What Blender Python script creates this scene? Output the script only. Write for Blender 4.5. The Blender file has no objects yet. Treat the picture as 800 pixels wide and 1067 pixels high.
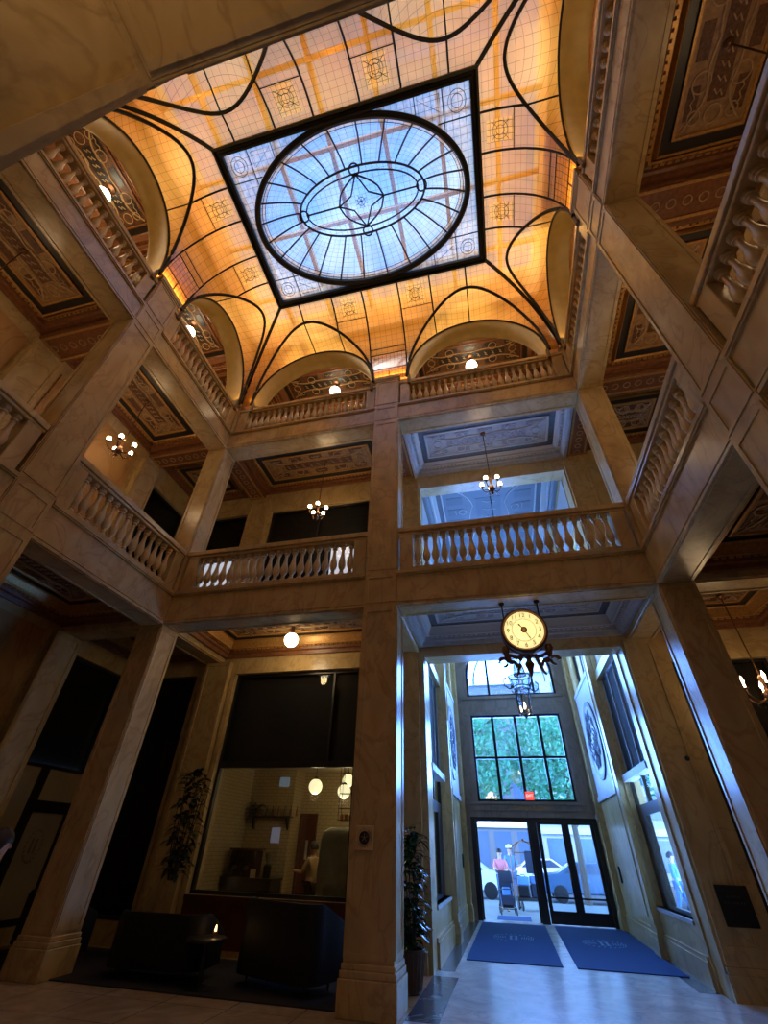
import bpy, bmesh, math, random
from mathutils import Vector, Matrix
random.seed(7)
PI = math.pi
SC = bpy.context.scene
COL = SC.collection

# ------------------------------------------------------------------ camera, world, sun, exposure
CAMR = ((0.9732814999334453, 0.02448822801528766, -0.22830560347037995),
        (0.12131798569575881, 0.7893394039610544, 0.6018515196467739),
        (0.1949488862087361, -0.6134685257151166, 0.7652785765477135))
cd = bpy.data.cameras.new('camera'); cam = bpy.data.objects.new('camera', cd); COL.objects.link(cam)
cd.sensor_fit = 'VERTICAL'; cd.sensor_height = 24.0; cd.sensor_width = 18.0
cd.lens = 449.642 * 24.0 / 1067.0
cd.clip_start = 0.05; cd.clip_end = 300
ax = [Vector((a[0], -a[2], a[1])) for a in CAMR]
mw = Matrix.Identity(4)
for i in range(3):
    for j in range(3): mw[j][i] = ax[i][j]
mw[0][3], mw[1][3], mw[2][3] = 0, 0, 1.6
cam.matrix_world = mw
SC.camera = cam

W = bpy.data.worlds.new('sky'); SC.world = W; W.use_nodes = True
wn = W.node_tree.nodes; wl = W.node_tree.links; wn.clear()
wo = wn.new('ShaderNodeOutputWorld'); wb = wn.new('ShaderNodeBackground')
wtc = wn.new('ShaderNodeTexCoord'); wsep = wn.new('ShaderNodeSeparateXYZ'); wr = wn.new('ShaderNodeValToRGB')
wr.color_ramp.elements[0].position = 0.0; wr.color_ramp.elements[0].color = (0.13, 0.38, 1.0, 1)
wr.color_ramp.elements[1].position = 0.7; wr.color_ramp.elements[1].color = (0.14, 0.38, 1.0, 1)
wl.new(wtc.outputs['Generated'], wsep.inputs[0]); wl.new(wsep.outputs['Z'], wr.inputs[0])
wno = wn.new('ShaderNodeTexNoise'); wno.inputs['Scale'].default_value = 5.0; wno.inputs['Detail'].default_value = 5
wcr = wn.new('ShaderNodeValToRGB'); wcr.color_ramp.elements[0].position = 0.48; wcr.color_ramp.elements[1].position = 0.68
wmx = wn.new('ShaderNodeMixRGB'); wmx.inputs[2].default_value = (0.75, 0.88, 1.0, 1)
wmu = wn.new('ShaderNodeMath'); wmu.operation = 'MULTIPLY'; wmu.inputs[1].default_value = 0.55
wl.new(wtc.outputs['Generated'], wno.inputs['Vector']); wl.new(wno.outputs['Fac'], wcr.inputs[0]); wl.new(wcr.outputs[0], wmu.inputs[0])
wl.new(wmu.outputs[0], wmx.inputs[0]); wl.new(wr.outputs[0], wmx.inputs[1]); wl.new(wmx.outputs[0], wb.inputs[0]); wl.new(wb.outputs[0], wo.inputs[0])
wm = wn.new('ShaderNodeMapRange'); wm.inputs[1].default_value = 0.0; wm.inputs[2].default_value = 0.7; wm.inputs[3].default_value = 30.0; wm.inputs[4].default_value = 2.1
wl.new(wsep.outputs['Z'], wm.inputs[0]); wl.new(wm.outputs[0], wb.inputs[1])

sd = bpy.data.lights.new('sun', 'SUN'); sd.energy = 3.2; sd.angle = 0.02; sd.color = (1.0, 0.93, 0.82)
sun = bpy.data.objects.new('sun', sd); COL.objects.link(sun)
sun.rotation_euler = Vector((0.2, 0.8, -0.57)).to_track_quat('-Z', 'Y').to_euler()

# daylight portals guide the sky through the openings of the entrance
def portal(x, y, z, w, h, rot):
    l = bpy.data.lights.new('daylight_portal', 'AREA'); l.shape = 'RECTANGLE'; l.size = w; l.size_y = h
    l.cycles.is_portal = True
    o = bpy.data.objects.new('daylight_portal', l); COL.objects.link(o); o.location = (x, y, z); o.rotation_euler = rot
portal(0.62, 17.5, 5.6, 3.4, 6.0, (-PI/2, 0, 0))
portal(-0.1, 17.6, 1.3, 1.6, 2.5, (-PI/2, 0, 0))
portal(-1.855, 3.74, 17.9, 9.6, 7.2, (0, 0, 0))

VS = SC.view_settings
VS.view_transform = 'Standard'; VS.look = 'None'; VS.gamma = 1.0; VS.exposure = 0.0; VS.use_curve_mapping = False

def daylight_fill(loc, rot, sx, sy, e, col=(0.14, 0.34, 1.0)):
    l = bpy.data.lights.new('window_daylight', 'AREA'); l.shape = 'RECTANGLE'; l.size = sx; l.size_y = sy; l.energy = e; l.color = col
    o = bpy.data.objects.new('window_daylight', l); COL.objects.link(o); o.location = loc; o.rotation_euler = rot
daylight_fill((.62, 17.9, 4.4), (-PI/2-.55, 0, 0), 3.0, 2.6, 900)     # blue fill added outside the big front window to brighten the entrance
daylight_fill((.62, 17.9, 7.3), (-PI/2-.35, 0, 0), 3.0, 2.2, 480)     # second added blue fill, outside the arched window
# ------------------------------------------------------------------ key dimensions
XL, XR, YF, YB, S = -6.64, 2.93, 0.11, 7.37, 0.55
Z2B, Z2T, Z3B, Z3T = 5.23, 5.96, 10.56, 11.21
MX0, MX1 = -2.22, -1.57          # centre pier of the long sides
MY0, MY1 = 3.41, 4.08            # centre pier of the short sides
WL, WR, WB, WF = -9.3, 5.59, 9.93, -2.45   # outer walls of the galleries
VL, VR, VY = -1.47, 2.75, 17.2   # entrance hall

# ------------------------------------------------------------------ materials
MATS = {}
def nt(name):
    m = bpy.data.materials.new(name); m.use_nodes = True
    n = m.node_tree.nodes; b = n['Principled BSDF']
    return m, n, m.node_tree.links, b
def pbr(name, col, rough=0.5, metal=0.0, emis=None, es=0.0, bump=0.0, noise=0.0, nscale=8.0, spec=0.5):
    m, n, l, b = nt(name)
    b.inputs['Base Color'].default_value = (*col, 1); b.inputs['Roughness'].default_value = rough
    b.inputs['Metallic'].default_value = metal; b.inputs['Specular IOR Level'].default_value = spec
    if emis: b.inputs['Emission Color'].default_value = (*emis, 1); b.inputs['Emission Strength'].default_value = es
    if noise or bump:
        tc = n.new('ShaderNodeTexCoord'); no = n.new('ShaderNodeTexNoise'); no.inputs['Scale'].default_value = nscale
        no.inputs['Detail'].default_value = 5; l.new(tc.outputs['Object'], no.inputs['Vector'])
        if noise:
            r = n.new('ShaderNodeValToRGB')
            r.color_ramp.elements[0].position = 0.3; r.color_ramp.elements[1].position = 0.7
            r.color_ramp.elements[0].color = (*[c*(1-noise) for c in col], 1)
            r.color_ramp.elements[1].color = (*[min(1, c*(1+noise)) for c in col], 1)
            l.new(no.outputs['Fac'], r.inputs[0]); l.new(r.outputs[0], b.inputs['Base Color'])
        if bump:
            bp = n.new('ShaderNodeBump'); bp.inputs['Strength'].default_value = bump
            l.new(no.outputs['Fac'], bp.inputs['Height']); l.new(bp.outputs[0], b.inputs['Normal'])
    MATS[name] = m
    return m
def marble(name, c1, c2, vein, rough=0.3, scale=1.2):
    m, n, l, b = nt(name)
    tc = n.new('ShaderNodeTexCoord'); mp = n.new('ShaderNodeMapping'); mp.inputs['Scale'].default_value = (1, 1, 0.6)
    l.new(tc.outputs['Object'], mp.inputs[0])
    a = n.new('ShaderNodeTexNoise'); a.inputs['Scale'].default_value = scale*2.2; a.inputs['Detail'].default_value = 8
    a.inputs['Distortion'].default_value = 0.6; l.new(mp.outputs[0], a.inputs['Vector'])
    r = n.new('ShaderNodeValToRGB'); r.color_ramp.elements[0].position = 0.3; r.color_ramp.elements[1].position = 0.72
    r.color_ramp.elements[0].color = (*c1, 1); r.color_ramp.elements[1].color = (*c2, 1)
    l.new(a.outputs['Fac'], r.inputs[0])
    w = n.new('ShaderNodeTexNoise'); w.inputs['Scale'].default_value = scale; w.inputs['Detail'].default_value = 6
    w.inputs['Distortion'].default_value = 2.0; l.new(mp.outputs[0], w.inputs['Vector'])
    vr = n.new('ShaderNodeValToRGB'); e = vr.color_ramp.elements
    e[0].position = 0.47; e[0].color = (0, 0, 0, 1); e[1].position = 0.53; e[1].color = (0, 0, 0, 1)
    k = vr.color_ramp.elements.new(0.5); k.color = (1, 1, 1, 1)
    l.new(w.outputs['Fac'], vr.inputs[0])
    mx = n.new('ShaderNodeMixRGB'); mx.inputs[2].default_value = (*vein, 1)
    mu = n.new('ShaderNodeMath'); mu.operation = 'MULTIPLY'; mu.inputs[1].default_value = 0.45
    l.new(vr.outputs[0], mu.inputs[0]); l.new(mu.outputs[0], mx.inputs[0]); l.new(r.outputs[0], mx.inputs[1])
    l.new(mx.outputs[0], b.inputs['Base Color']); b.inputs['Roughness'].default_value = rough
    MATS[name] = m
    return m
STONE = marble('cream_marble', (0.45, 0.31, 0.13), (0.60, 0.44, 0.21), (0.30, 0.18, 0.07), 0.27)
STONE2 = marble('cream_marble_balusters', (0.54, 0.39, 0.19), (0.66, 0.50, 0.27), (0.38, 0.24, 0.13), 0.28, 3)
PANEL = marble('veined_panel_marble', (0.42, 0.23, 0.09), (0.52, 0.31, 0.13), (0.25, 0.12, 0.05), 0.25, 0.8)
WOOD = pbr('carved_walnut_moulding', (0.20, 0.075, 0.028), 0.42, noise=0.3, nscale=14)
GILT = pbr('gilded_moulding', (0.50, 0.27, 0.08), 0.38, metal=0.35, noise=0.25, nscale=30)
BAND = pbr('black_enamel_band', (0.022, 0.018, 0.016), 0.4, noise=0.6, nscale=60)
FIELD = pbr('painted_plaster_field', (0.30, 0.17, 0.07), 0.55, noise=0.35, nscale=10)
DARKFIELD = pbr('umber_painted_field', (0.11, 0.045, 0.018), 0.6, noise=0.5, nscale=22)
RELIEF = pbr('gilt_relief', (0.42, 0.27, 0.13), 0.45, noise=0.2, nscale=20)
PALE = pbr('pale_plaster', (0.40, 0.39, 0.39), 0.5, noise=0.12, nscale=8)
PALER = pbr('pale_plaster_relief', (0.55, 0.54, 0.53), 0.45)
GREYB = pbr('slate_painted_band', (0.10, 0.11, 0.12), 0.5, noise=0.6, nscale=40)
LEAD = pbr('dark_bronze_frame', (0.004, 0.003, 0.003), 0.5, spec=.25)
BLACK = pbr('black_metal', (0.008, 0.008, 0.009), 0.35)
MESH = pbr('black_screen_fabric', (0.006, 0.006, 0.006), 0.9)
BRONZE = pbr('aged_bronze', (0.16, 0.07, 0.03), 0.35, metal=0.7)
IRON = pbr('dark_iron', (0.02, 0.015, 0.012), 0.4, metal=0.6)
ATTIC = pbr('attic_plaster', (0.72, 0.40, 0.12), 0.8, noise=0.15, nscale=2)
RAFT = pbr('rafter_paint', (0.30, 0.17, 0.07), 0.7)
GOLDP = pbr('gold_painted_arch', (0.17, 0.105, 0.03), 0.5, metal=0.0, noise=0.12, nscale=5)
GLOBE = pbr('lit_globe', (1, 0.9, 0.7), 0.3, emis=(1.0, 0.86, 0.58), es=14)
BULB = pbr('lit_bulb', (1, 0.8, 0.6), 0.3, emis=(1.0, 0.72, 0.42), es=22)
FLAME = pbr('candle_flame', (1, 0.6, 0.2), 0.3, emis=(1.0, 0.55, 0.2), es=10)
DIAL = pbr('lit_dial', (1, 0.95, 0.6), 0.4, emis=(1.0, 0.84, 0.34), es=0.85)
INK = pbr('dial_ink', (0.10, 0.06, 0.03), 0.6)
TILE = None
VELV = pbr('black_upholstery', (0.006, 0.005, 0.005), 0.6, spec=.25)
RUG = pbr('dark_carpet', (0.014, 0.011, 0.010), 0.95)
REDW = pbr('mahogany_panel', (0.085, 0.022, 0.010), 0.35, noise=0.3, nscale=6)
MAT = pbr('blue_entrance_mat', (0.010, 0.055, 0.20), 0.95, noise=0.2, nscale=90)
MATL = pbr('pale_mat_lettering', (0.16, 0.30, 0.52), 0.9)
SKIN = pbr('skin', (0.55, 0.32, 0.22), 0.5)
HAIR = pbr('dark_hair', (0.015, 0.010, 0.008), 0.55)
LEAF = pbr('glossy_leaf', (0.018, 0.060, 0.015), 0.22, noise=0.4, nscale=6)
DLEAF = pbr('dark_leaf', (0.012, 0.022, 0.010), 0.35)
POT = pbr('ribbed_planter', (0.10, 0.06, 0.035), 0.45)
BARK = pbr('tree_bark', (0.10, 0.07, 0.05), 0.9)
PAVE = pbr('concrete_pavement', (0.26, 0.28, 0.27), 0.8, noise=0.08, nscale=0.8)
ROAD = pbr('asphalt', (0.12, 0.12, 0.12), 0.9, noise=0.1, nscale=4)
FACADE = pbr('pale_facade', (0.26, 0.27, 0.28), 0.8, noise=0.05, nscale=0.5)
FACADE2 = pbr('grey_facade', (0.07, 0.08, 0.09), 0.8)
WINB = pbr('facade_window', (0.05, 0.08, 0.13), 0.15)
def wood_floor():
    m, n, l, b = nt('marble_floor')
    tc = n.new('ShaderNodeTexCoord'); no = n.new('ShaderNodeTexNoise'); no.inputs['Scale'].default_value = 2.3; no.inputs['Detail'].default_value = 8
    no.inputs['Distortion'].default_value = 1.2
    l.new(tc.outputs['Object'], no.inputs['Vector'])
    r = n.new('ShaderNodeValToRGB'); r.color_ramp.elements[0].position = 0.35; r.color_ramp.elements[1].position = 0.7
    r.color_ramp.elements[0].color = (0.34, 0.24, 0.14, 1); r.color_ramp.elements[1].color = (0.48, 0.36, 0.23, 1)
    l.new(no.outputs['Fac'], r.inputs[0])
    br = n.new('ShaderNodeTexBrick'); br.offset = 0.0; br.inputs['Scale'].default_value = 1.0
    br.inputs['Brick Width'].default_value = 0.9; br.inputs['Row Height'].default_value = 0.9; br.inputs['Mortar Size'].default_value = 0.006
    br.inputs['Mortar'].default_value = (0.12, 0.09, 0.07, 1)
    l.new(tc.outputs['Object'], br.inputs['Vector']); l.new(r.outputs[0], br.inputs['Color1']); l.new(r.outputs[0], br.inputs['Color2'])
    l.new(br.outputs[0], b.inputs['Base Color']); b.inputs['Roughness'].default_value = 0.22
    return m
FLOORM = wood_floor()
DARKSTONE = marble('dark_border_marble', (0.05, 0.055, 0.07), (0.12, 0.12, 0.13), (0.3, 0.3, 0.3), 0.25, 1.5)
def tile_mat():
    m, n, l, b = nt('cream_wall_tile')
    tc = n.new('ShaderNodeTexCoord'); sp = n.new('ShaderNodeSeparateXYZ'); ad = n.new('ShaderNodeMath'); ad.operation = 'ADD'; mp = n.new('ShaderNodeCombineXYZ')
    l.new(tc.outputs['Object'], sp.inputs[0]); l.new(sp.outputs[0], ad.inputs[0]); l.new(sp.outputs[1], ad.inputs[1]); l.new(ad.outputs[0], mp.inputs[0]); l.new(sp.outputs[2], mp.inputs[1])
    br = n.new('ShaderNodeTexBrick'); br.inputs['Scale'].default_value = 1.0
    br.inputs['Brick Width'].default_value = 0.2; br.inputs['Row Height'].default_value = 0.075; br.inputs['Mortar Size'].default_value = 0.006
    br.inputs['Color1'].default_value = (0.50, 0.38, 0.20, 1); br.inputs['Color2'].default_value = (0.46, 0.35, 0.18, 1); br.inputs['Mortar'].default_value = (0.26, 0.19, 0.10, 1)
    l.new(mp.outputs[0], br.inputs['Vector']); l.new(br.outputs[0], b.inputs['Base Color']); b.inputs['Roughness'].default_value = 0.3
    return m
TILE = tile_mat()

def stained(name, tint, trans, cell=0.17, line=0.022, transp=0.35, second=None, linecol=(0.10, 0.05, 0.015), patt=0.0):
    """leaded art glass: transparent + translucent + gloss, fine leading from UVs in metres"""
    m = bpy.data.materials.new(name); m.use_nodes = True
    n = m.node_tree.nodes; l = m.node_tree.links; n.clear()
    out = n.new('ShaderNodeOutputMaterial')
    uv = n.new('ShaderNodeUVMap'); uv.uv_map = 'UVMap'
    br = n.new('ShaderNodeTexBrick'); br.offset = 0.0; br.inputs['Scale'].default_value = 1.0 / cell
    br.inputs['Brick Width'].default_value = 1.0; br.inputs['Row Height'].default_value = 1.0
    br.inputs['Mortar Size'].default_value = line; br.inputs['Mortar Smooth'].default_value = 0.1
    l.new(uv.outputs[0], br.inputs['Vector'])
    no = n.new('ShaderNodeTexNoise'); no.inputs['Scale'].default_value = 1.6; no.inputs['Detail'].default_value = 3
    l.new(uv.outputs[0], no.inputs['Vector'])
    def col(c):
        r = n.new('ShaderNodeValToRGB'); r.color_ramp.elements[0].position = 0.3; r.color_ramp.elements[1].position = 0.7
        c2 = second or c
        r.color_ramp.elements[0].color = (*[x*0.82 for x in c], 1); r.color_ramp.elements[1].color = (*c, 1)
        l.new(no.outputs['Fac'], r.inputs[0])
        mx = n.new('ShaderNodeMixRGB'); mx.inputs[2].default_value = (*linecol, 1)
        f = n.new('ShaderNodeMath'); f.operation = 'MULTIPLY'; f.inputs[1].default_value = 0.75
        l.new(br.outputs['Fac'], f.inputs[0]); l.new(f.outputs[0], mx.inputs[0]); l.new(r.outputs[0], mx.inputs[1])
        return mx.outputs[0]
    tr = n.new('ShaderNodeBsdfTransparent'); tl = n.new('ShaderNodeBsdfTranslucent'); gl = n.new('ShaderNodeBsdfGlossy')
    gl.inputs['Roughness'].default_value = 0.25
    l.new(col(tint), tr.inputs[0]); l.new(col(trans), tl.inputs[0])
    m1 = n.new('ShaderNodeMixShader'); m1.inputs[0].default_value = 1 - transp
    l.new(tr.outputs[0], m1.inputs[1]); l.new(tl.outputs[0], m1.inputs[2])
    if patt:
        vo = n.new('ShaderNodeTexVoronoi'); vo.inputs['Scale'].default_value = 9; l.new(uv.outputs[0], vo.inputs['Vector'])
        mm = n.new('ShaderNodeMapRange'); mm.inputs[3].default_value = 1 - transp - patt; mm.inputs[4].default_value = min(1, 1 - transp + patt)
        l.new(vo.outputs['Distance'], mm.inputs[0]); l.new(mm.outputs[0], m1.inputs[0])
    m2 = n.new('ShaderNodeMixShader'); m2.inputs[0].default_value = 0.06
    l.new(m1.outputs[0], m2.inputs[1]); l.new(gl.outputs[0], m2.inputs[2]); l.new(m2.outputs[0], out.inputs[0])
    return m
AMBER = stained('amber_leaded_glass', (0.62, 0.50, 0.31), (0.84, 0.43, 0.06), transp=0.34)
AMBERP = stained('amber_patterned_glass', (0.9, 0.62, 0.26), (0.85, 0.48, 0.10), cell=0.12, line=0.06, transp=0.2, patt=0.15)
CLEARB = stained('opal_leaded_glass', (0.85, 0.92, 0.98), (0.50, 0.62, 0.80), cell=0.15, line=0.022, transp=0.7, linecol=(0.05, 0.04, 0.03))
CLEARP = stained('etched_opal_glass', (0.72, 0.72, 0.66), (0.60, 0.58, 0.50), cell=0.15, line=0.04, transp=0.45, linecol=(0.10, 0.07, 0.04), patt=0.25)
def window_glass(name='window_glass', tint=(0.93, 0.97, 1.0), g=0.08):
    m = bpy.data.materials.new(name); m.use_nodes = True
    n = m.node_tree.nodes; l = m.node_tree.links; n.clear(); out = n.new('ShaderNodeOutputMaterial')
    tr = n.new('ShaderNodeBsdfTransparent'); tr.inputs[0].default_value = (*tint, 1)
    gl = n.new('ShaderNodeBsdfGlossy'); gl.inputs['Roughness'].default_value = 0.03
    mx = n.new('ShaderNodeMixShader'); mx.inputs[0].default_value = g
    l.new(tr.outputs[0], mx.inputs[1]); l.new(gl.outputs[0], mx.inputs[2]); l.new(mx.outputs[0], out.inputs[0])
    return m
GLASS = window_glass()
DGLASS = window_glass('dim_window_glass', (.9, .9, .9), 0.015)
CRYST = window_glass('crystal_panel', (0.92, 0.96, 1.0), 0.25)

# ------------------------------------------------------------------ mesh helpers
class MB:
    def __init__(s): s.v = []; s.f = []; s.uv = []
    def box(s, x0, x1, y0, y1, z0, z1):
        if x0 > x1: x0, x1 = x1, x0
        if y0 > y1: y0, y1 = y1, y0
        if z0 > z1: z0, z1 = z1, z0
        b = len(s.v)
        s.v += [(x0,y0,z0),(x1,y0,z0),(x1,y1,z0),(x0,y1,z0),(x0,y0,z1),(x1,y0,z1),(x1,y1,z1),(x0,y1,z1)]
        s.f += [tuple(b+i for i in q) for q in ((0,3,2,1),(4,5,6,7),(0,1,5,4),(1,2,6,5),(2,3,7,6),(3,0,4,7))]
        return s
    def tube(s, pts, r, n=6, closed=False, flat=1.0):
        pts = [Vector(p) for p in pts]
        N = len(pts); b = len(s.v)
        for i, p in enumerate(pts):
            if closed: t = pts[(i+1) % N] - pts[i-1]
            else: t = pts[min(i+1, N-1)] - pts[max(i-1, 0)]
            if t.length < 1e-9: t = Vector((0,0,1))
            t.normalize()
            a = Vector((0,0,1)) if abs(t.z) < 0.95 else Vector((1,0,0))
            u = t.cross(a).normalized(); w = u.cross(t).normalized()
            rr = r[i] if isinstance(r, (list, tuple)) else r
            for k in range(n):
                an = 2*PI*k/n + PI/n
                s.v.append(tuple(p + u*math.cos(an)*rr + w*math.sin(an)*rr*flat))
        M = N if closed else N-1
        for i in range(M):
            for k in range(n):
                a0 = b+i*n+k; a1 = b+i*n+(k+1) % n; c0 = b+((i+1) % N)*n+k; c1 = b+((i+1) % N)*n+(k+1) % n
                s.f.append((a0, a1, c1, c0))
        if not closed:
            s.f.append(tuple(b+k for k in range(n))[::-1]); s.f.append(tuple(b+(N-1)*n+k for k in range(n)))
        return s
    def lathe(s, prof, n=12, c=(0,0,0), sx=1, sy=1, ax='z', caps=True):
        b = len(s.v)
        for (r, z) in prof:
            for k in range(n):
                a = 2*PI*k/n; x, y = r*math.cos(a)*sx, r*math.sin(a)*sy
                if ax == 'z': s.v.append((c[0]+x, c[1]+y, c[2]+z))
                elif ax == 'y': s.v.append((c[0]+x, c[1]+z, c[2]+y))
                else: s.v.append((c[0]+z, c[1]+x, c[2]+y))
        for i in range(len(prof)-1):
            for k in range(n):
                s.f.append((b+i*n+k, b+i*n+(k+1) % n, b+(i+1)*n+(k+1) % n, b+(i+1)*n+k))
        if caps: s.f.append(tuple(b+k for k in range(n))[::-1]); s.f.append(tuple(b+(len(prof)-1)*n+k for k in range(n)))
        return s
    def prism(s, poly, a0, a1, ax='y'):
        """extrude a polygon of (u,v) along an axis: y -> (u,a,v), x -> (a,u,v), z -> (u,v,a)"""
        b = len(s.v); n = len(poly)
        for a in (a0, a1):
            for (u, v) in poly:
                s.v.append((u, a, v) if ax == 'y' else (a, u, v) if ax == 'x' else (u, v, a))
        s.f.append(tuple(b+i for i in range(n))[::-1]); s.f.append(tuple(b+n+i for i in range(n)))
        for i in range(n):
            j = (i+1) % n; s.f.append((b+i, b+j, b+n+j, b+n+i))
        return s
    def grid(s, P, UV=None):
        """P rows of points"""
        b = len(s.v); R = len(P); Cn = len(P[0])
        for row in P: s.v += [tuple(p) for p in row]
        if UV:
            for row in UV: s.uv += list(row)
        for i in range(R-1):
            for j in range(Cn-1):
                s.f.append((b+i*Cn+j, b+i*Cn+j+1, b+(i+1)*Cn+j+1, b+(i+1)*Cn+j))
        return s
    def ring(s, x0, x1, y0, y1, prof):
        """rectangular frame swept along profile [(inset,z)...]"""
        b = len(s.v)
        for (d, z) in prof: s.v += [(x0+d,y0+d,z),(x1-d,y0+d,z),(x1-d,y1-d,z),(x0+d,y1-d,z)]
        for i in range(len(prof)-1):
            for k in range(4):
                s.f.append((b+4*i+k, b+4*i+(k+1) % 4, b+4*i+4+(k+1) % 4, b+4*i+4+k))
        return s
    def me(s, name, mat, smooth=False, recalc=True):
        me = bpy.data.meshes.new(name); me.from_pydata(s.v, [], s.f); me.update()
        if s.uv:
            ul = me.uv_layers.new(name='UVMap')
            for lp in me.loops: ul.data[lp.index].uv = s.uv[lp.vertex_index]
        if recalc:
            bm = bmesh.new(); bm.from_mesh(me)
            bmesh.ops.recalc_face_normals(bm, faces=bm.faces); bm.to_mesh(me); bm.free()
        if smooth:
            for p in me.polygons: p.use_smooth = True
            try: me.set_sharp_from_angle(angle=math.radians(40))
            except Exception: pass
        if mat: me.materials.append(mat)
        return me
    def obj(s, name, mat, parent=None, smooth=False, recalc=True):
        o = bpy.data.objects.new(name, s.me(name, mat, smooth, recalc)); COL.objects.link(o)
        if parent: o.parent = parent
        return o
def tag(o, label=None, cat=None, group=None, kind=None):
    if label: o['label'] = label
    if cat: o['category'] = cat
    if group: o['group'] = group
    if kind: o['kind'] = kind
    return o
def empty(name, loc=(0,0,0), rz=0.0, label=None, cat=None, group=None):
    o = bpy.data.objects.new(name, None); COL.objects.link(o); o.location = loc; o.rotation_euler = (0,0,rz)
    o.empty_display_size = 0.1
    return tag(o, label, cat, group)
def struct(name, mb, mat, parent=None, **k):
    o = mb.obj(name, mat, parent, **k)
    if not parent: o['kind'] = 'structure'
    return o
def sempty(name):
    o = empty(name); o['kind'] = 'structure'; return o
def copy_tree(o, parent=None):
    c = o.copy(); COL.objects.link(c)
    if parent: c.parent = parent
    for ch in list(o.children): copy_tree(ch, c)
    return c
def bevel(o, w=0.01, seg=1):
    b = o.modifiers.new('bevel', 'BEVEL'); b.width = w; b.segments = seg; b.limit_method = 'ANGLE'; return o
def text(body, size, mat, parent, loc, rot, name='lettering', extr=0.002, align='CENTER'):
    c = bpy.data.curves.new(name, 'FONT'); c.body = body; c.size = size; c.extrude = extr; c.align_x = align; c.align_y = 'CENTER'
    t = bpy.data.objects.new(name, c); COL.objects.link(t)
    bpy.context.view_layer.update()
    me = bpy.data.meshes.new_from_object(t.evaluated_get(bpy.context.evaluated_depsgraph_get()))
    bpy.data.objects.remove(t); bpy.data.curves.remove(c)
    me.materials.clear(); me.materials.append(mat)
    o = bpy.data.objects.new(name, me); COL.objects.link(o); o.location = loc; o.rotation_euler = rot
    if parent: o.parent = parent
    return o
def plight(name, loc, e, col, r=0.08):
    l = bpy.data.lights.new(name, 'POINT'); l.energy = e; l.color = col; l.shadow_soft_size = r
    return l
def add_light(parent, loc, e, col, r=0.08, name='light_source'):
    o = bpy.data.objects.new(name, plight(name, loc, e, col, r)); COL.objects.link(o); o.location = loc; o.parent = parent
    return o
def arealight(loc, rot, sx, sy, e, col, name='cove_strip_light', spread=PI):
    l = bpy.data.lights.new(name, 'AREA'); l.shape = 'RECTANGLE'; l.size = sx; l.size_y = sy; l.energy = e; l.color = col; l.spread = spread
    o = bpy.data.objects.new(name, l); COL.objects.link(o); o.location = loc; o.rotation_euler = rot
    return o
WARM = (1.0, 0.62, 0.28)

# ------------------------------------------------------------------ ground, floors, walls
b = MB(); b.box(WL-0.5, WR+0.5, WF-0.5, WB, -0.2, 0)
b.box(VL-0.4, VR+0.4, WB, VY+0.5, -0.2, 0); b.box(-10, VL-0.4, WB, 15.2, -0.2, 0); struct('floor', b, FLOORM)
PFLOOR = marble('pale_marble_floor', (0.50, 0.50, 0.50), (0.74, 0.74, 0.74), (0.36, 0.37, 0.4), 0.22, 1.5)
b = MB(); b.box(VL, VR, WB-.1, VY+.5, 0, 0.004); b.box(MX1+.1, XR+.3, YB-1.2, WB-.1, 0, 0.004); struct('floor', b, PFLOOR)
# dark marble border bands in the entrance floor
b = MB(); b.box(VL+0.02, VL+0.30, 10.3, 17.1, 0.0, 0.006); b.box(VR-0.30, VR-0.02, 10.3, 17.1, 0.0, 0.006)
b.box(MX1+0.1, MX1+0.5, 7.5, 9.9, 0, 0.006)
struct('trim_1', b, DARKSTONE)

def slab(name, z0, z1, mat):
    b = MB()
    b.box(WL, XL-S, WF, WB, z0, z1); b.box(XR+S, WR, WF, WB, z0, z1)
    b.box(XL-S, XR+S, WF, YF-S, z0, z1); b.box(XL-S, XR+S, YB+S, WB, z0, z1)
    return struct(name, b, mat)
slab('floor', 5.86, 5.97, FLOORM)
slab('floor', 11.12, 11.22, FLOORM)
b = MB(); b.box(WL, XL, WF, WB, 15.5, 15.6); b.box(XR, WR, WF, WB, 15.5, 15.6)
b.box(XL, XR, WF, YF, 15.5, 15.6); b.box(XL, XR, YB, WB, 15.5, 15.6)
struct('ceiling', b, FIELD)

def wall(name, axis, pos, th, u0, u1, z0, z1, holes, mat=STONE):
    """wall in plane axis=pos .. pos+th with rectangular holes (u0,u1,z0,z1)"""
    b = MB(); us = sorted({u0, u1, *[h[0] for h in holes], *[h[1] for h in holes]})
    us = [u for u in us if u0 <= u <= u1]
    for a, c in zip(us, us[1:]):
        mid = (a+c)/2; zz = [(h[2], h[3]) for h in holes if h[0] <= mid <= h[1]]
        zz.sort(); z = z0
        for (p, q) in zz + [(z1, z1)]:
            if p > z + 1e-6:
                if axis == 'y': b.box(a, c, pos, pos+th, z, p)
                else: b.box(pos, pos+th, a, c, z, p)
            z = max(z, q)
    return struct(name, b, mat)

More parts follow.
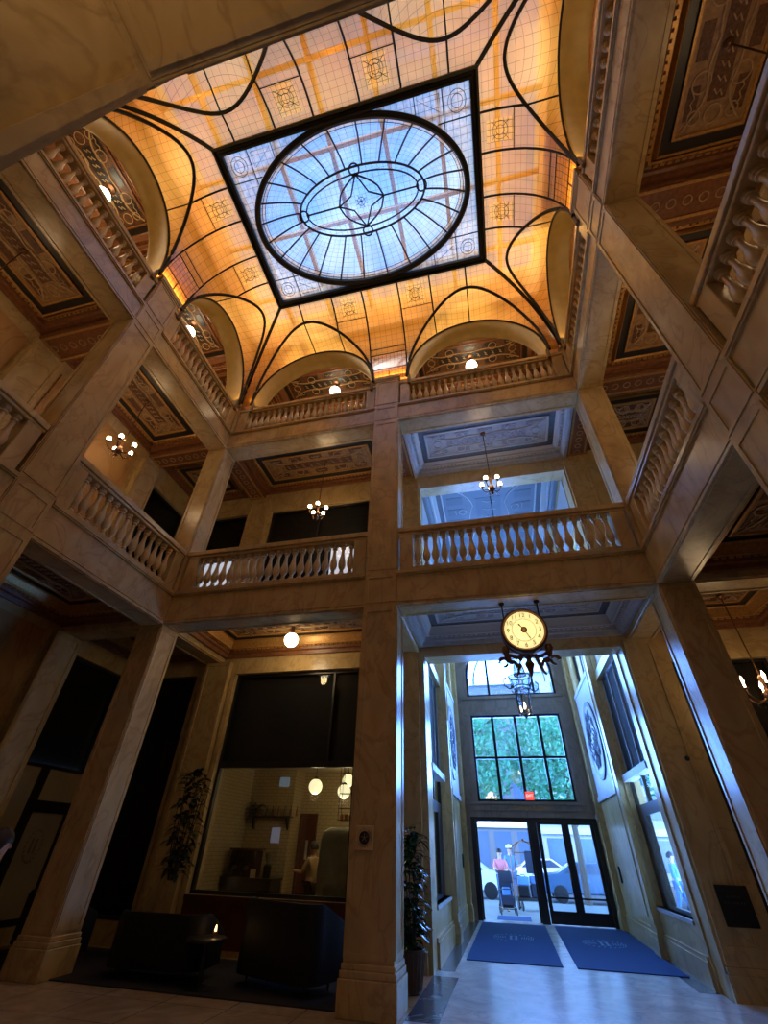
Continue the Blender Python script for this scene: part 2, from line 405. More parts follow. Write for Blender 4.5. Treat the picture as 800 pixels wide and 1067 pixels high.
BH = [(-8.95, -7.32, 0.35, 4.95), (-6.23, -3.0, 0.80, 4.95), (VL, 2.78, 0, 5.16), (3.62, 5.35, 0.3, 4.75),
      (-9.0, -7.15, 6.9, 10.15), (-6.30, -3.0, 6.9, 10.15), (-1.42, 2.74, 5.97, 10.28), (3.7, 5.35, 6.9, 10.1)]
wall('wall_back', 'y', WB, 0.42, WL-0.5, WR+0.5, 0, 15.6, BH)
LH = [(8.05, 9.65, 0.25, 4.95), (7.98, 9.6, 6.9, 10.15)]
wall('wall_left', 'x', WL, -0.42, WF, WB, 0, 15.6, LH)
wall('wall_right', 'x', WR, 0.42, WF, WB, 0, 15.6, [])
wall('wall_front', 'y', WF, -0.42, WL-0.5, WR+0.5, 0, 15.6, [])

# dark-shaded upper windows of the galleries: each one is frame + black roller screen behind glass
def screened_window(axis, pos, u0, u1, z0, z1, divs, sgn, name='window_1', lower=None):
    w = sempty(name)
    f = MB(); t = 0.06
    def bx(a0, a1, p0, p1, c0, c1, mb):
        if axis == 'y': mb.box(a0, a1, pos+sgn*p0, pos+sgn*p1, c0, c1)
        else: mb.box(pos+sgn*p0, pos+sgn*p1, a0, a1, c0, c1)
    bx(u0, u1, 0.1, 0.2, z0, z0+t, f); bx(u0, u1, 0.1, 0.2, z1-t, z1, f)
    bx(u0, u0+t, 0.1, 0.2, z0+t, z1-t, f); bx(u1-t, u1, 0.1, 0.2, z0+t, z1-t, f)
    for d in divs: bx(u0+(u1-u0)*d-0.025, u0+(u1-u0)*d+0.025, 0.1, 0.2, z0+t, z1-t, f)
    f.obj('window_frame', BLACK, w)
    g = MB(); bx(u0+t, u1-t, 0.15, 0.156, z0+t, z1-t, g); g.obj('glass_pane', DGLASS, w)
    s = MB(); bx(u0+0.01, u1-0.01, 0.24, 0.25, z0, z1, s); s.obj('screen', MESH, w)
    return w
for i, h in enumerate([(-8.95, -7.32, 0.35, 4.95), (-6.23, -3.0, 2.98, 4.95), (3.62, 5.35, 0.3, 4.75),
                       (-9.0, -7.15, 6.9, 10.15), (-6.30, -3.0, 6.9, 10.15), (3.7, 5.35, 6.9, 10.1)]):
    screened_window('y', WB, *h, [0.8] if i == 1 else [0.5] if i == 4 else [], 1, 'window_%d' % (i+1))
LITP = pbr('daylit_white_blind', (.7, .72, .75), .8, emis=(.82, .86, 1.0), es=.7)  # daylight on the blinds is put into their emission
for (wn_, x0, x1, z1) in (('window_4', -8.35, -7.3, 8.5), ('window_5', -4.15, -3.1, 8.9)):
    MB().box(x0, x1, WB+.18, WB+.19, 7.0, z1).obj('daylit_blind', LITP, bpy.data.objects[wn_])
screened_window('x', WL, 8.05, 9.65, 2.75, 4.95, [], -1, 'window_7')
screened_window('x', WL, 7.98, 9.6, 6.9, 10.15, [], -1, 'window_8')

# pilasters against the walls
def pilaster(x0, x1, y0, y1, z0, z1, face, label, base=True):
    """face: '-y' faces the camera, '+x' faces right"""
    e = empty('wall_pilaster', ((x0+x1)/2, (y0+y1)/2, z0), 0, label, 'pilaster', 'marble pilasters on the gallery walls')
    cx, cy = (x0+x1)/2, (y0+y1)/2
    b = MB(); b.box(x0-cx, x1-cx, y0-cy, y1-cy, 0, z1-z0); b.obj('shaft', STONE, e)
    f = MB(); t = 0.07; p = 0.018; h = z1-z0
    if face in ('-y', '+y'):
        yy = y0-cy if face == '-y' else y1-cy; y2 = yy-p if face == '-y' else yy+p
        f.box(x0-cx, x0-cx+t, yy, y2, 0.5, h-0.02); f.box(x1-cx-t, x1-cx, yy, y2, 0.5, h-0.02)
        f.box(x0-cx+t, x1-cx-t, yy, y2, h-0.1, h-0.02); f.box(x0-cx+t, x1-cx-t, yy, y2, 0.5, 0.58)
    else:
        xx = x1-cx if face == '+x' else x0-cx; x2 = xx+p if face == '+x' else xx-p
        f.box(xx, x2, y0-cy, y0-cy+t, 0.5, h-0.02); f.box(xx, x2, y1-cy-t, y1-cy, 0.5, h-0.02)
        f.box(xx, x2, y0-cy+t, y1-cy-t, h-0.1, h-0.02); f.box(xx, x2, y0-cy+t, y1-cy-t, 0.5, 0.58)
    f.obj('panel_moulding', STONE, e)
    if base:
        k = MB(); d = 0.04
        k.box(x0-cx-d, x1-cx+d, y0-cy-d, y1-cy+d, 0, 0.28); k.box(x0-cx-d*.6, x1-cx+d*.6, y0-cy-d*.6, y1-cy+d*.6, 0.28, 0.36)
        k.obj('base', STONE, e)
    return e
pp = 0.14
for z0, z1, w in ((0, Z2B, 'ground floor'), (Z2T+.01, Z3B, 'second level')):
    pilaster(-7.05, -6.38, WB-pp, WB, z0, z1, '-y', 'cream marble pilaster between the black windows of the back left gallery, %s' % w)
    pilaster(WL, WL+pp, 7.2, 7.88, z0, z1, '+x', 'cream marble pilaster on the left gallery wall beside the corner window, %s' % w)
    pilaster(WL, WL+pp, 3.4, 4.08, z0, z1, '+x', 'cream marble pilaster on the left gallery wall behind the middle pier, %s' % w)
    pilaster(WR-pp, WR, 3.4, 4.08, z0, z1, '-x', 'cream marble pilaster on the right gallery wall behind the middle pier, %s' % w)
    pilaster(WR-pp, WR, 7.2, 7.88, z0, z1, '-x', 'cream marble pilaster on the right gallery wall near the back corner, %s' % w)
pilaster(-2.25, VL-0.12, WB-0.06, WB, 0, Z2B, '-y', 'cream marble jamb pier left of the entrance portal, behind the leafy planter')
pilaster(2.82, 3.36, WB-0.06, WB, 0, Z2B, '-y', 'broad cream marble pier right of the entrance portal, carrying the black sign')
pilaster(-2.25, -1.45, WB-0.06, WB, Z2T+.01, Z3B, '-y', 'cream marble pier left of the blue upper opening, second level')
pilaster(2.78, 3.40, WB-0.06, WB, Z2T+.01, Z3B, '-y', 'cream marble pier right of the blue upper opening, second level')
# stone architraves round the portal and the shop front
def architrave(name, x0, x1, z0, z1, y, w=0.10, d=0.035, mat=STONE, bottom=False):
    b = MB(); b.box(x0-w, x0, y-d, y, z0, z1+w); b.box(x1, x1+w, y-d, y, z0, z1+w); b.box(x0, x1, y-d, y, z1, z1+w)
    if bottom: b.box(x0-w, x1+w, y-d, y, z0-w, z0)
    return struct(name, b, mat)
architrave('trim_2', -6.23, -3.0, 0.0, 4.95, WB, 0.1)
architrave('trim_3', -8.95, -7.32, 0.0, 4.95, WB, 0.08)

# ------------------------------------------------------------------ piers of the atrium
def pier(x0, x1, y0, y1, label):
    cx, cy = (x0+x1)/2, (y0+y1)/2; hx, hy = (x1-x0)/2, (y1-y0)/2
    e = empty('marble_pier', (cx, cy, 0), 0, label, 'pier', 'marble piers round the atrium')
    b = MB(); b.box(-hx, hx, -hy, hy, 0, 12.38); b.obj('shaft', STONE, e)
    k = MB(); k.box(-hx-.05, hx+.05, -hy-.05, hy+.05, 0, 0.33); k.box(-hx-.035, hx+.035, -hy-.035, hy+.035, 0.33, 0.40); k.box(-hx-.02, hx+.02, -hy-.02, hy+.02, 0.40, 0.46)
    bevel(k.obj('base', STONE, e), 0.012, 2)
    f = MB(); p = 0.014; t = 0.06
    for (za, zb) in ((0.5, 5.16), (5.30, 5.88), (6.02, 10.5), (10.62, 11.14), (11.28, 12.3)):
        for s in (-1, 1):
            # faces +-y
            yy = s*hy; f.box(-hx+.02, -hx+.02+t, yy, yy+s*p, za, zb); f.box(hx-.02-t, hx-.02, yy, yy+s*p, za, zb)
            f.box(-hx+.02+t, hx-.02-t, yy, yy+s*p, zb-.05, zb); f.box(-hx+.02+t, hx-.02-t, yy, yy+s*p, za, za+.05)
            xx = s*hx; f.box(xx, xx+s*p, -hy+.02, -hy+.02+t, za, zb); f.box(xx, xx+s*p, hy-.02-t, hy-.02, za, zb)
            f.box(xx, xx+s*p, -hy+.02+t, hy-.02-t, zb-.05, zb); f.box(xx, xx+s*p, -hy+.02+t, hy-.02-t, za, za+.05)
    f.obj('panel_moulding', STONE, e)
    c = MB(); c.box(-hx-.05, hx+.05, -hy-.05, hy+.05, 12.38, 12.52); c.box(-hx-.03, hx+.03, -hy-.03, hy+.03, 12.32, 12.38)
    bevel(c.obj('cap', STONE, e), 0.012, 2)
    return e
pier(MX0, MX1, YB-.02, YB+S, 'tall cream marble pier in the middle of the back side, with the small round plaque')
pier(XL-S, XL, YB, YB+S, 'cream marble corner pier at the back left of the atrium')
pier(XR, XR+S, YB, YB+S, 'cream marble corner pier at the back right, beside the entrance bay')
pier(XL-S, XL+.02, MY0, MY1, 'cream marble middle pier of the left side')
pier(XR-.02, XR+S, MY0, MY1, 'cream marble middle pier of the right side, leaning across the upper right')
pier(MX0, MX1, YF-S, YF+.02, 'dark near pier crossing the upper left corner of the picture')
pier(XL-S, XL, YF-S, YF, 'cream marble corner pier at the front left of the atrium')
pier(XR, XR+S, YF-S, YF, 'cream marble corner pier at the front right of the atrium')

# ------------------------------------------------------------------ gallery edge beams
def beam(x0, x1, y0, y1, z0, z1, side, label):
    """side: which face looks into the atrium ('-y','+y','+x','-x')"""
    e = empty('gallery_beam', ((x0+x1)/2, (y0+y1)/2, z0), 0, label, 'beam', 'marble beams carrying the galleries')
    hx, hy, h = (x1-x0)/2, (y1-y0)/2, z1-z0
    bevel(MB().box(-hx, hx, -hy, hy, 0, h).obj('beam_body', STONE, e), 0.006)
    m = MB()
    def strip(za, zb, p):
        if side == '-y': m.box(-hx, hx, -hy-p, -hy, za, zb)
        if side == '+y': m.box(-hx, hx, hy, hy+p, za, zb)
        if side == '+x': m.box(hx, hx+p, -hy, hy, za, zb)
        if side == '-x': m.box(-hx-p, -hx, -hy, hy, za, zb)
    strip(h-.07, h, .05); strip(h-.10, h-.07, .03); strip(0, .05, .012); strip(.06, .085, .02)
    m.obj('edge_moulding', STONE, e)
    s = MB(); t = .05
    # soffit panel moulding
    s.ring(-hx+.03, hx-.03, -hy+.04, hy-.04, [(0, 0), (0.0, -.012), (.05, -.012), (.05, 0)])
    s.obj('soffit_moulding', STONE, e)
    return e
for z0, z1, lv in ((Z2B, Z2T, 'lower'), (Z3B, Z3T, 'upper')):
    beam(XL, MX0, YB, YB+S, z0, z1, '-y', '%s marble beam across the back left bay of the atrium' % lv)
    beam(MX1, XR, YB, YB+S, z0, z1, '-y', '%s marble beam across the back right bay above the %s' % (lv, 'clock' if lv == 'lower' else 'blue coffer'))
    beam(XL-S, XL, MY1, YB, z0, z1, '+x', '%s marble beam of the left side, far bay' % lv)
    beam(XL-S, XL, YF, MY0, z0, z1, '+x', '%s marble beam of the left side, near bay' % lv)
    beam(XR, XR+S, MY1, YB, z0, z1, '-x', '%s marble beam of the right side, far bay' % lv)
    beam(XR, XR+S, YF, MY0, z0, z1, '-x', '%s marble beam of the right side, near bay' % lv)
    if lv == 'lower':
        beam(XL, MX0, YF-S, YF, z0, z1, '+y', 'lower marble beam of the near side, left bay, above the viewer')
        beam(MX1, XR, YF-S, YF, z0, z1, '+y', 'lower marble beam of the near side, right bay')
    else:
        beam(XL, MX0, YF-S, YF, z0, z1, '+y', 'upper marble beam of the near side, left bay')
        beam(MX1, XR, YF-S, YF, z0, z1, '+y', 'upper marble beam of the near side, right bay')

# ------------------------------------------------------------------ balustrades
BP = [(.066,0),(.066,.05),(.046,.06),(.034,.08),(.050,.095),(.034,.115),(.042,.15),(.070,.20),(.081,.26),(.077,.33),(.060,.40),(.045,.47),(.036,.54),(.034,.62),(.037,.655),(.056,.67),(.056,.695),(.044,.71),(.066,.73),(.066,.79)]
BALM = MB().lathe(BP, 12).me('baluster', STONE2, True)
def balustrade(u0, u1, c, z, axis, label):
    L = u1-u0; loc = ((u0+u1)/2, c, z) if axis == 'x' else (c, (u0+u1)/2, z)
    e = empty('balustrade', loc, 0 if axis == 'x' else PI/2, label, 'balustrade', 'marble balustrades of the galleries')
    pw = 0.31; H = L/2
    bevel(MB().box(-H+pw, H-pw, -.11, .11, 0.0, .12).obj('base_rail', STONE, e), .01)
    r = MB(); r.box(-H, H, -.115, .115, .91, .97); r.box(-H, H, -.145, .145, .97, 1.09)
    bevel(r.obj('handrail', STONE, e), .018, 2)
    for s in (-1, 1):
        p = MB(); p.box(s*(H-pw), s*(H-.04), -.12, .12, 0, .91)
        bevel(p.obj('pedestal', STONE, e), .01)
    n = max(3, round((L-2*pw)/0.186)); sp = (L-2*pw)/n
    for i in range(n):
        o = bpy.data.objects.new('baluster', BALM); COL.objects.link(o); o.parent = e
        o.location = (-H+pw+sp*(i+.5), 0, .12)
    return e
for z, lv in ((Z2T, 'second level'), (Z3T, 'top level')):
    balustrade(XL, MX0, YB+.17, z, 'x', 'marble balustrade of the %s, back left bay' % lv)
    balustrade(MX1, XR, YB+.17, z, 'x', 'marble balustrade of the %s, back right bay' % lv)
    balustrade(MY1, YB, XL-.17, z, 'y', 'marble balustrade of the %s, left side far bay' % lv)
    balustrade(YF, MY0, XL-.17, z, 'y', 'marble balustrade of the %s, left side near bay' % lv)
    balustrade(MY1, YB, XR+.17, z, 'y', 'marble balustrade of the %s, right side far bay' % lv)
    balustrade(YF, MY0, XR+.17, z, 'y', 'marble balustrade of the %s, right side near bay' % lv)

# ------------------------------------------------------------------ coffered ceilings
def ell(cx, cy, a, b_, z, n=28): return [(cx+a*math.cos(2*PI*i/n), cy+b_*math.sin(2*PI*i/n), z) for i in range(n)]
def coffer(x0, x1, y0, y1, zb, zc, pal=None, orn=True):
    """coffered plaster ceiling of one bay: nested mouldings, band, painted field with raised ornament"""
    mw_, mg, mb_, mf, md, mr = pal or (WOOD, GILT, BAND, FIELD, DARKFIELD, RELIEF)
    e = sempty('ceiling')
    MB().ring(x0, x1, y0, y1, [(0, zb+.12), (.05, zb+.10), (.10, zb+.10), (.12, zb+.18), (.17, zb+.2), (.19, zb+.28), (.24, zb+.30)]).obj('cornice', mw_, e)
    MB().ring(x0, x1, y0, y1, [(.24, zb+.30), (.24, zb+.27), (.28, zb+.27), (.29, zb+.33), (.33, zc-.05), (.36, zc-.02)]).obj('gilt_moulding', mg, e)
    # egg-and-dart row
    d = MB(); st = .11
    nx = int((x1-x0-.6)/st); ny = int((y1-y0-.6)/st)
    for i in range(nx):
        xx = x0+.3+(x1-x0-.6)*(i+.5)/nx
        for yy in (y0+.215, y1-.215): d.box(xx-.035, xx+.035, yy-.02, yy+.02, zb+.25, zb+.30)
    for i in range(ny):
        yy = y0+.3+(y1-y0-.6)*(i+.5)/ny
        for xx in (x0+.215, x1-.215): d.box(xx-.02, xx+.02, yy-.035, yy+.035, zb+.25, zb+.30)
    d.obj('dentil_row', mg, e)
    MB().ring(x0, x1, y0, y1, [(.36, zc-.02), (.36, zc), (.52, zc)]).obj('border_band', mb_, e)
    MB().ring(x0, x1, y0, y1, [(.52, zc), (.52, zc-.03), (.56, zc-.03), (.57, zc)]).obj('inner_moulding', mg, e)
    MB().box(x0+.5, x1-.5, y0+.5, y1-.5, zc, zc+.03).obj('painted_field', mf, e)
    if not orn: return e
    a, c = x0+.6, x1-.6; p, q = y0+.6, y1-.6; lx, ly = c-a, q-p; z = zc-.008
    cx, cy = (a+c)/2, (p+q)/2
    dk = MB(); rl = MB()
    along_x = lx >= ly
    L, Wd = (lx, ly) if along_x else (ly, lx)
    def P(u, v): return (cx+u, cy+v) if along_x else (cx+v, cy+u)
    def rect(u, v, hu, hv, mb, zz0, zz1):
        A = P(u-hu, v-hv); B = P(u+hu, v+hv); mb.box(A[0], B[0], A[1], B[1], zz0, zz1)
    n = max(3, int(L/.62))
    for i in range(n):
        u = -L/2+L*(i+.5)/n
        for s in (-1, 1):
            rect(u, s*Wd*.38, L/n*.30, Wd*.09, dk, z-.004, z+.006)
            if i % 2 == 0:
                rl.tube([(*P(u-L/n*.2+L/n*.1*k, s*Wd*.38+(.02 if k % 2 else -.02)), z-.008) for k in range(5)], .012, 4)
    # central dark ribbon with figures
    rect(0, 0, L*.34, Wd*.14, dk, z-.004, z+.006)
    for k in range(9):
        u = -L*.30+L*.60*k/8
        rl.tube([(*P(u-.05, -Wd*.07), z-.01), (*P(u+.02, -.01), z-.02), (*P(u-.03, .02), z-.02), (*P(u+.05, Wd*.08), z-.01)], .014, 4)
    # curved bands and medallions
    for s in (-1, 1):
        for t in (-1, 1):
            rl.tube([(*P(s*(L*.49-L*.22*k/10), t*(Wd*.46-Wd*.28*math.sin(PI/2*k/10))), z-.008) for k in range(11)], .022, 5)
            rl.tube([(*P(s*(L*.27-L*.27*k/10), t*(Wd*.18+Wd*.05*math.sin(PI*k/10))), z-.008) for k in range(11)], .018, 5)
            m_ = P(s*L*.22, t*Wd*.30); rl.tube(ell(m_[0], m_[1], .13, .13, z-.008, 18), .014, 4, closed=True)
            m_ = P(s*L*.42, t*Wd*.30); rl.tube(ell(m_[0], m_[1], .09, .09, z-.008, 14), .012, 4, closed=True)
        m_ = P(s*L*.42, 0); rl.tube(ell(m_[0], m_[1], .12, .12, z-.008, 18), .014, 4, closed=True)
    dk.obj('ornament_panels', md, e); rl.obj('ornament_relief', mr, e)
    return e
BLUELITPAL = (PALE, PALER, GREYB, PALE, pbr('grey_lilac_field', (0.26, 0.26, 0.30), 0.6, noise=0.4, nscale=15), PALER)  # blue light from the entrance is put into these paler coffer colours
def cross_beam(x0, x1, y0, y1, zb, zt, label, mat=STONE, fr=False):
    e = empty('cross_beam', ((x0+x1)/2, (y0+y1)/2, zb), 0, label, 'beam', 'cross beams of the gallery ceilings')
    hx, hy = (x1-x0)/2, (y1-y0)/2
    bevel(MB().box(-hx, hx, -hy, hy, 0, zt-zb).obj('beam_body', mat, e), .01)
    m = MB(); m.ring(-hx, hx, -hy, hy, [(.04, 0), (.04, -.02), (.09, -.02), (.09, 0)])
    m.obj('soffit_moulding', GILT if mat is WOOD else mat, e)
    if fr:
        g = MB(); L = max(hx, hy)*2; n = int(L/.24)
        for i in range(n):
            u = -L/2+L*(i+.5)/n
            c = (u, 0) if hx > hy else (0, u)
            g.tube(ell(c[0], c[1], .075, .075, -.008, 12), .012, 4, closed=True)
        g.obj('guilloche_ornament', RELIEF, e)
    return e
levels = ((Z2B, 5.72, 'first'), (Z3B, 11.02, 'second'), (14.55, 15.2, 'top'))
xa, xb, ya, yb = XL-S, XR+S, YF-S, YB+S
for zb, zc, nm in levels:
    up = nm != 'first'
    cm = STONE if nm == 'first' else WOOD
    bz = zb if nm == 'first' else zb+.22
    if nm == 'top': bz = zb
    TP = (WOOD, WOOD, BAND, DARKFIELD, BAND, RELIEF) if nm == 'top' else None  # weak lamplight of the top level is put into these darker colours
    coffer(XL+.0, MX0, yb, WB, bz, zc, TP)
    coffer(MX1+.0, XR, yb, WB, bz if nm != 'second' else zb+.05, zc, BLUELITPAL if nm != 'top' else TP)
    coffer(WL, xa, MY1, YB, bz, zc, TP); coffer(WL, xa, YF, MY0, bz, zc, TP)
    coffer(xb, WR, MY1, YB, bz, zc, TP); coffer(xb, WR, YF, MY0, bz, zc, TP)
    coffer(WL, xa, yb, WB, bz, zc); coffer(xb, WR, yb, WB, bz, zc)
    if nm == 'first':
        coffer(XL, MX0, WF, ya, bz, zc, orn=False); coffer(MX1, XR, WF, ya, bz, zc, orn=False)
    t = zc
    cross_beam(MX0, MX1, yb, WB, bz, t, 'cross beam from the middle back pier to the back wall, %s ceiling' % nm, cm, up)
    cross_beam(XL-S, XL, yb, WB, bz, t, 'cross beam from the back left corner pier to the back wall, %s ceiling' % nm, cm, up)
    cross_beam(XR, XR+S, yb, WB, bz, t, 'cross beam from the back right corner pier to the back wall, %s ceiling' % nm, cm, up)
    cross_beam(WL, xa, YB, yb, bz, t, 'cross beam from the back left corner pier to the left wall, %s ceiling' % nm, cm, up)
    cross_beam(xb, WR, YB, yb, bz, t, 'cross beam from the back right corner pier to the right wall, %s ceiling' % nm, cm, up)
    cross_beam(WL, xa, MY0, MY1, bz, t, 'cross beam from the left middle pier to the left wall, %s ceiling' % nm, cm, up)
    cross_beam(xb, WR, MY0, MY1, bz, t, 'cross beam from the right middle pier to the right wall, %s ceiling' % nm, cm, up)
    cross_beam(WL, xa, YF-S, YF, bz, t, 'cross beam from the front left corner pier to the left wall, %s ceiling' % nm, cm)
    cross_beam(xb, WR, YF-S, YF, bz, t, 'cross beam from the front right corner pier to the right wall, %s ceiling' % nm, cm)
# upper frieze band on the top-level walls, seen through the arches
def frieze(x0, x1, y0, y1, label, axis):
    e = empty('wall_frieze', ((x0+x1)/2, (y0+y1)/2, 13.2), 0, label, 'frieze', 'painted friezes behind the top arches')
    hx, hy = (x1-x0)/2, (y1-y0)/2
    MB().box(-hx, hx, -hy, hy, 0, .95).obj('frieze_panel', DARKFIELD, e)
    r = MB(); n = int(max(hx, hy)*2/.28)
    for i in range(n):
        u = -max(hx, hy)+max(hx, hy)*2*(i+.5)/n
        for (za, zb2) in ((.15, .8),):
            pts = [(u-.07, za), (u+.05, za+.15), (u-.04, za+.32), (u+.06, za+.48), (u-.05, zb2)]
            if axis == 'y': r.tube([(p[0], -hy-.01, p[1]) for p in pts], .022, 4)
            elif x0 < 0: r.tube([(hx+.01, p[0], p[1]) for p in pts], .022, 4)
            else: r.tube([(-hx-.01, p[0], p[1]) for p in pts], .022, 4)
    for zz in (.05, .9):
        if axis == 'y': r.box(-hx, hx, -hy-.02, -hy, zz-.02, zz+.02)
        elif x0 < 0: r.box(hx, hx+.02, -hy, hy, zz-.02, zz+.02)
        else: r.box(-hx-.02, -hx, -hy, hy, zz-.02, zz+.02)
    r.obj('frieze_relief', RELIEF, e)
frieze(-6.0, -2.6, WB-.05, WB, 'dark frieze with pale figures behind the back left arch', 'y')
frieze(-1.2, 2.6, WB-.05, WB, 'dark frieze with pale figures behind the back right arch', 'y')
frieze(WL, WL+.05, 4.4, 7.1, 'dark frieze with pale figures behind the far left arch', 'x')
frieze(WL, WL+.05, .4, 3.2, 'dark frieze with pale figures behind the near left arch', 'x')

# orange veined panels on the left wall, between the pilasters
for z0, z1, lv in ((0.5, 5.15, 'ground floor'), (6.1, 10.5, 'second level')):
    for y0, y1, w in ((4.25, 7.05, 'far'), (.3, 3.3, 'near')):
        o = MB().box(WL, WL+.03, y0, y1, z0, z1).obj('marble_wall_panel', PANEL)
        tag(o, 'orange veined marble panel on the left gallery wall, %s bay, %s' % (w, lv), 'wall panel', 'orange veined wall panels')
        o = MB().box(WR-.03, WR, y0, y1, z0, z1).obj('marble_wall_panel', PANEL)
        tag(o, 'orange veined marble panel on the right gallery wall, %s bay, %s' % (w, lv), 'wall panel', 'orange veined wall panels')

# ------------------------------------------------------------------ top arches and attic walls
ZA0, ZAB = 12.45, 2.2
BX, AX_ = (-4.30, 0.66), 1.98           # arch centres and half width, long sides
BY, AY_ = (1.76, 5.72), 1.53            # short sides
def za(u, c, a): return ZA0 + ZAB*math.sqrt(max(0, 1-((u-c)/a)**2))
def arch_wall(side):
    b = MB()
    cs, a = (BX, AX_) if side in 'bf' else (BY, AY_)
    lo, hi = (XL-.2, XR+.2) if side in 'bf' else (YF-.2, YB+.2)
    us = [lo]
    for c in cs: us += [c-a*math.cos(PI*i/24) for i in range(25)]
    us += [hi]
    for u0, u1 in zip(us, us[1:]):
        m = (u0+u1)/2; z0 = 12.51
        for c in cs:
            if abs(m-c) < a: z0 = max(za(u0, c, a), za(u1, c, a))
        z1 = 18.0
        o, i = S, .2
        if side == 'b': b.box(u0, u1, YB+i, YB+o, z0, z1)
        if side == 'f': b.box(u0, u1, YF-o, YF-i, z0, z1)
        if side == 'l': b.box(XL-o, XL-i, u0, u1, z0, z1)
        if side == 'r': b.box(XR+i, XR+o, u0, u1, z0, z1)
    return struct('wall_attic_'+{'b':'back','f':'front','l':'left','r':'right'}[side], b, ATTIC)
for s in 'bflr': arch_wall(s)
for (x0, x1, y0, y1) in ((XL-S, XL-.2, YB+.2, YB+S), (XR+.2, XR+S, YB+.2, YB+S), (XL-S, XL-.2, YF-S, YF-.2), (XR+.2, XR+S, YF-S, YF-.2)):
    pass
names = {'b': 'back side', 'f': 'near side', 'l': 'left side', 'r': 'right side'}
def arch_ring(side, c, a, w):
    """gilded arch soffit with raised rims"""
    def P(u, d, z):
        return {'b': (u, YB+d, z), 'f': (u, YF-d, z), 'l': (XL-d, u, z), 'r': (XR+d, u, z)}[side]
    e = empty('gilded_arch', P(c, 0, ZA0-.2), 0, 'gilded arch of the %s, %s' % (names[side], w), 'arch', 'gilded arches under the stained glass cove')
    off = Vector(P(c, 0, ZA0-.2))
    def rowf(th, k, d):
        an = PI*th; return tuple(Vector(P(c-(a-k)*math.cos(an), d, ZA0+(ZAB-k)*math.sin(an)))-off)
    N = 36
    m = MB()
    rings = [(0, 0.0), (.07, 0.0), (.07, .06), (.05, .09), (.05, S-.09), (.07, S-.06), (.07, S+.02), (0, S+.02)]
    m.grid([[rowf(i/N, k, d) for i in range(N+1)] for (k, d) in rings]); m.obj('arch_soffit', GOLDP, e, smooth=True)
    t = MB()
    t.tube([rowf(i/N, .035, -.01) for i in range(N+1)], .03, 6)
    t.obj('arch_rim', LEAD, e)
    for s_ in (0, 1):
        q = MB(); q.tube([rowf(s_, .06, .02), tuple(Vector(rowf(s_, .06, .02))+Vector((0, 0, -.35)))], .05, 6); q.obj('arch_foot', GOLDP, e)
for s, nmz in (('b', ('left arch', 'right arch')), ('f', ('left arch', 'right arch')), ('l', ('near arch', 'far arch')), ('r', ('near arch', 'far arch'))):
    cs, a = (BX, AX_) if s in 'bf' else (BY, AY_)
    for c, w in zip(cs, nmz): arch_ring(s, c, a, w)

# warm fluorescent strips of the attic, behind the stained glass
AM = (1.0, 0.63, 0.23)
for (x, y, sx, sy, rx, ry) in ((-1.85, YB+.05, 9, .25, 0, 0), (-1.85, YF-.05, 9, .25, 0, 0), (XL-.05, 3.74, .25, 7, 0, 0), (XR+.05, 3.74, .25, 7, 0, 0)):
    arealight((x, y, 12.6), (PI, 0, 0), sx, sy, 70, AM)
for (x, y) in ((-5.6, 1.2), (-1.9, .8), (1.9, 1.2), (-5.6, 6.3), (-1.9, 6.7), (1.9, 6.3), (-6, 3.7), (2.3, 3.7)):
    o = bpy.data.objects.new('attic_lamp_light', plight('attic_lamp_light', None, 84, AM, .12)); COL.objects.link(o); o.location = (x, y, 16.8)  # unseen point fills added to warm the amber glass from above
# ------------------------------------------------------------------ the stained glass skylight
CD, CH, CZ = 1.68, 2.4, 12.4
SKY = empty('stained_glass_skylight', ((XL+XR)/2, (YF+YB)/2, CZ), 0, 'amber and blue stained glass skylight with oval dome over the atrium', 'skylight')
SOFF = Vector(SKY.location)
def dz_of(z): return CD*(1-math.sqrt(max(0, 1-((z-CZ)/CH)**2)))
def t_of_d(d): return math.acos(max(-1, min(1, 1-d/CD)))/(PI/2)
def SP(side, u, d, z):
    p = {'b': (u, YB-d, z), 'f': (u, YF+d, z), 'l': (XL+d, u, z), 'r': (XR-d, u, z)}[side]
    return Vector(p)-SOFF
def side_info(side):
    return (XL, XR, BX, AX_) if side in 'bf' else (YF, YB, BY, AY_)
def t_low(side, u):
    lo, hi, cs, a = side_info(side)
    for c in cs:
        if abs(u-c) < a: return t_of_d(dz_of(za(u, c, a)))
    return 0.0
def t_high(side, u):
    lo, hi, cs, a = side_info(side)
    return t_of_d(min(CD, u-lo, hi-u)) if min(u-lo, hi-u) < CD else 1.0
def cpt(side, u, t): 
    return SP(side, u, CD*(1-math.cos(t*PI/2)), CZ+CH*math.sin(t*PI/2))
def cove_piece(side, u0, u1, fa, fb, mat, name, nu=10, K=8):
    lo, hi, cs, a = side_info(side)
    us = sorted({u0+(u1-u0)*i/nu for i in range(nu+1)} | {c+s*a for c in cs for s in (-1, 1) if u0 < c+s*a < u1})
    rows, uvs = [], []
    for u in us:
        ta, tb = fa(u), fb(u)
        if tb < ta: tb = ta
        rows.append([cpt(side, u, ta+(tb-ta)*k/K) for k in range(K+1)])
        uvs.append([(u, (ta+(tb-ta)*k/K)*3.2) for k in range(K+1)])
    m = MB().grid(rows, uvs); return m.obj(name, mat, SKY, smooth=True)
LEADS_X = [(XL+XR)/2+o for o in (-2.55, -1.5, -.55, .55, 1.5, 2.55)]
LEADS_Y = [(YF+YB)/2+o for o in (-1.2, -.45, .45, 1.2)]
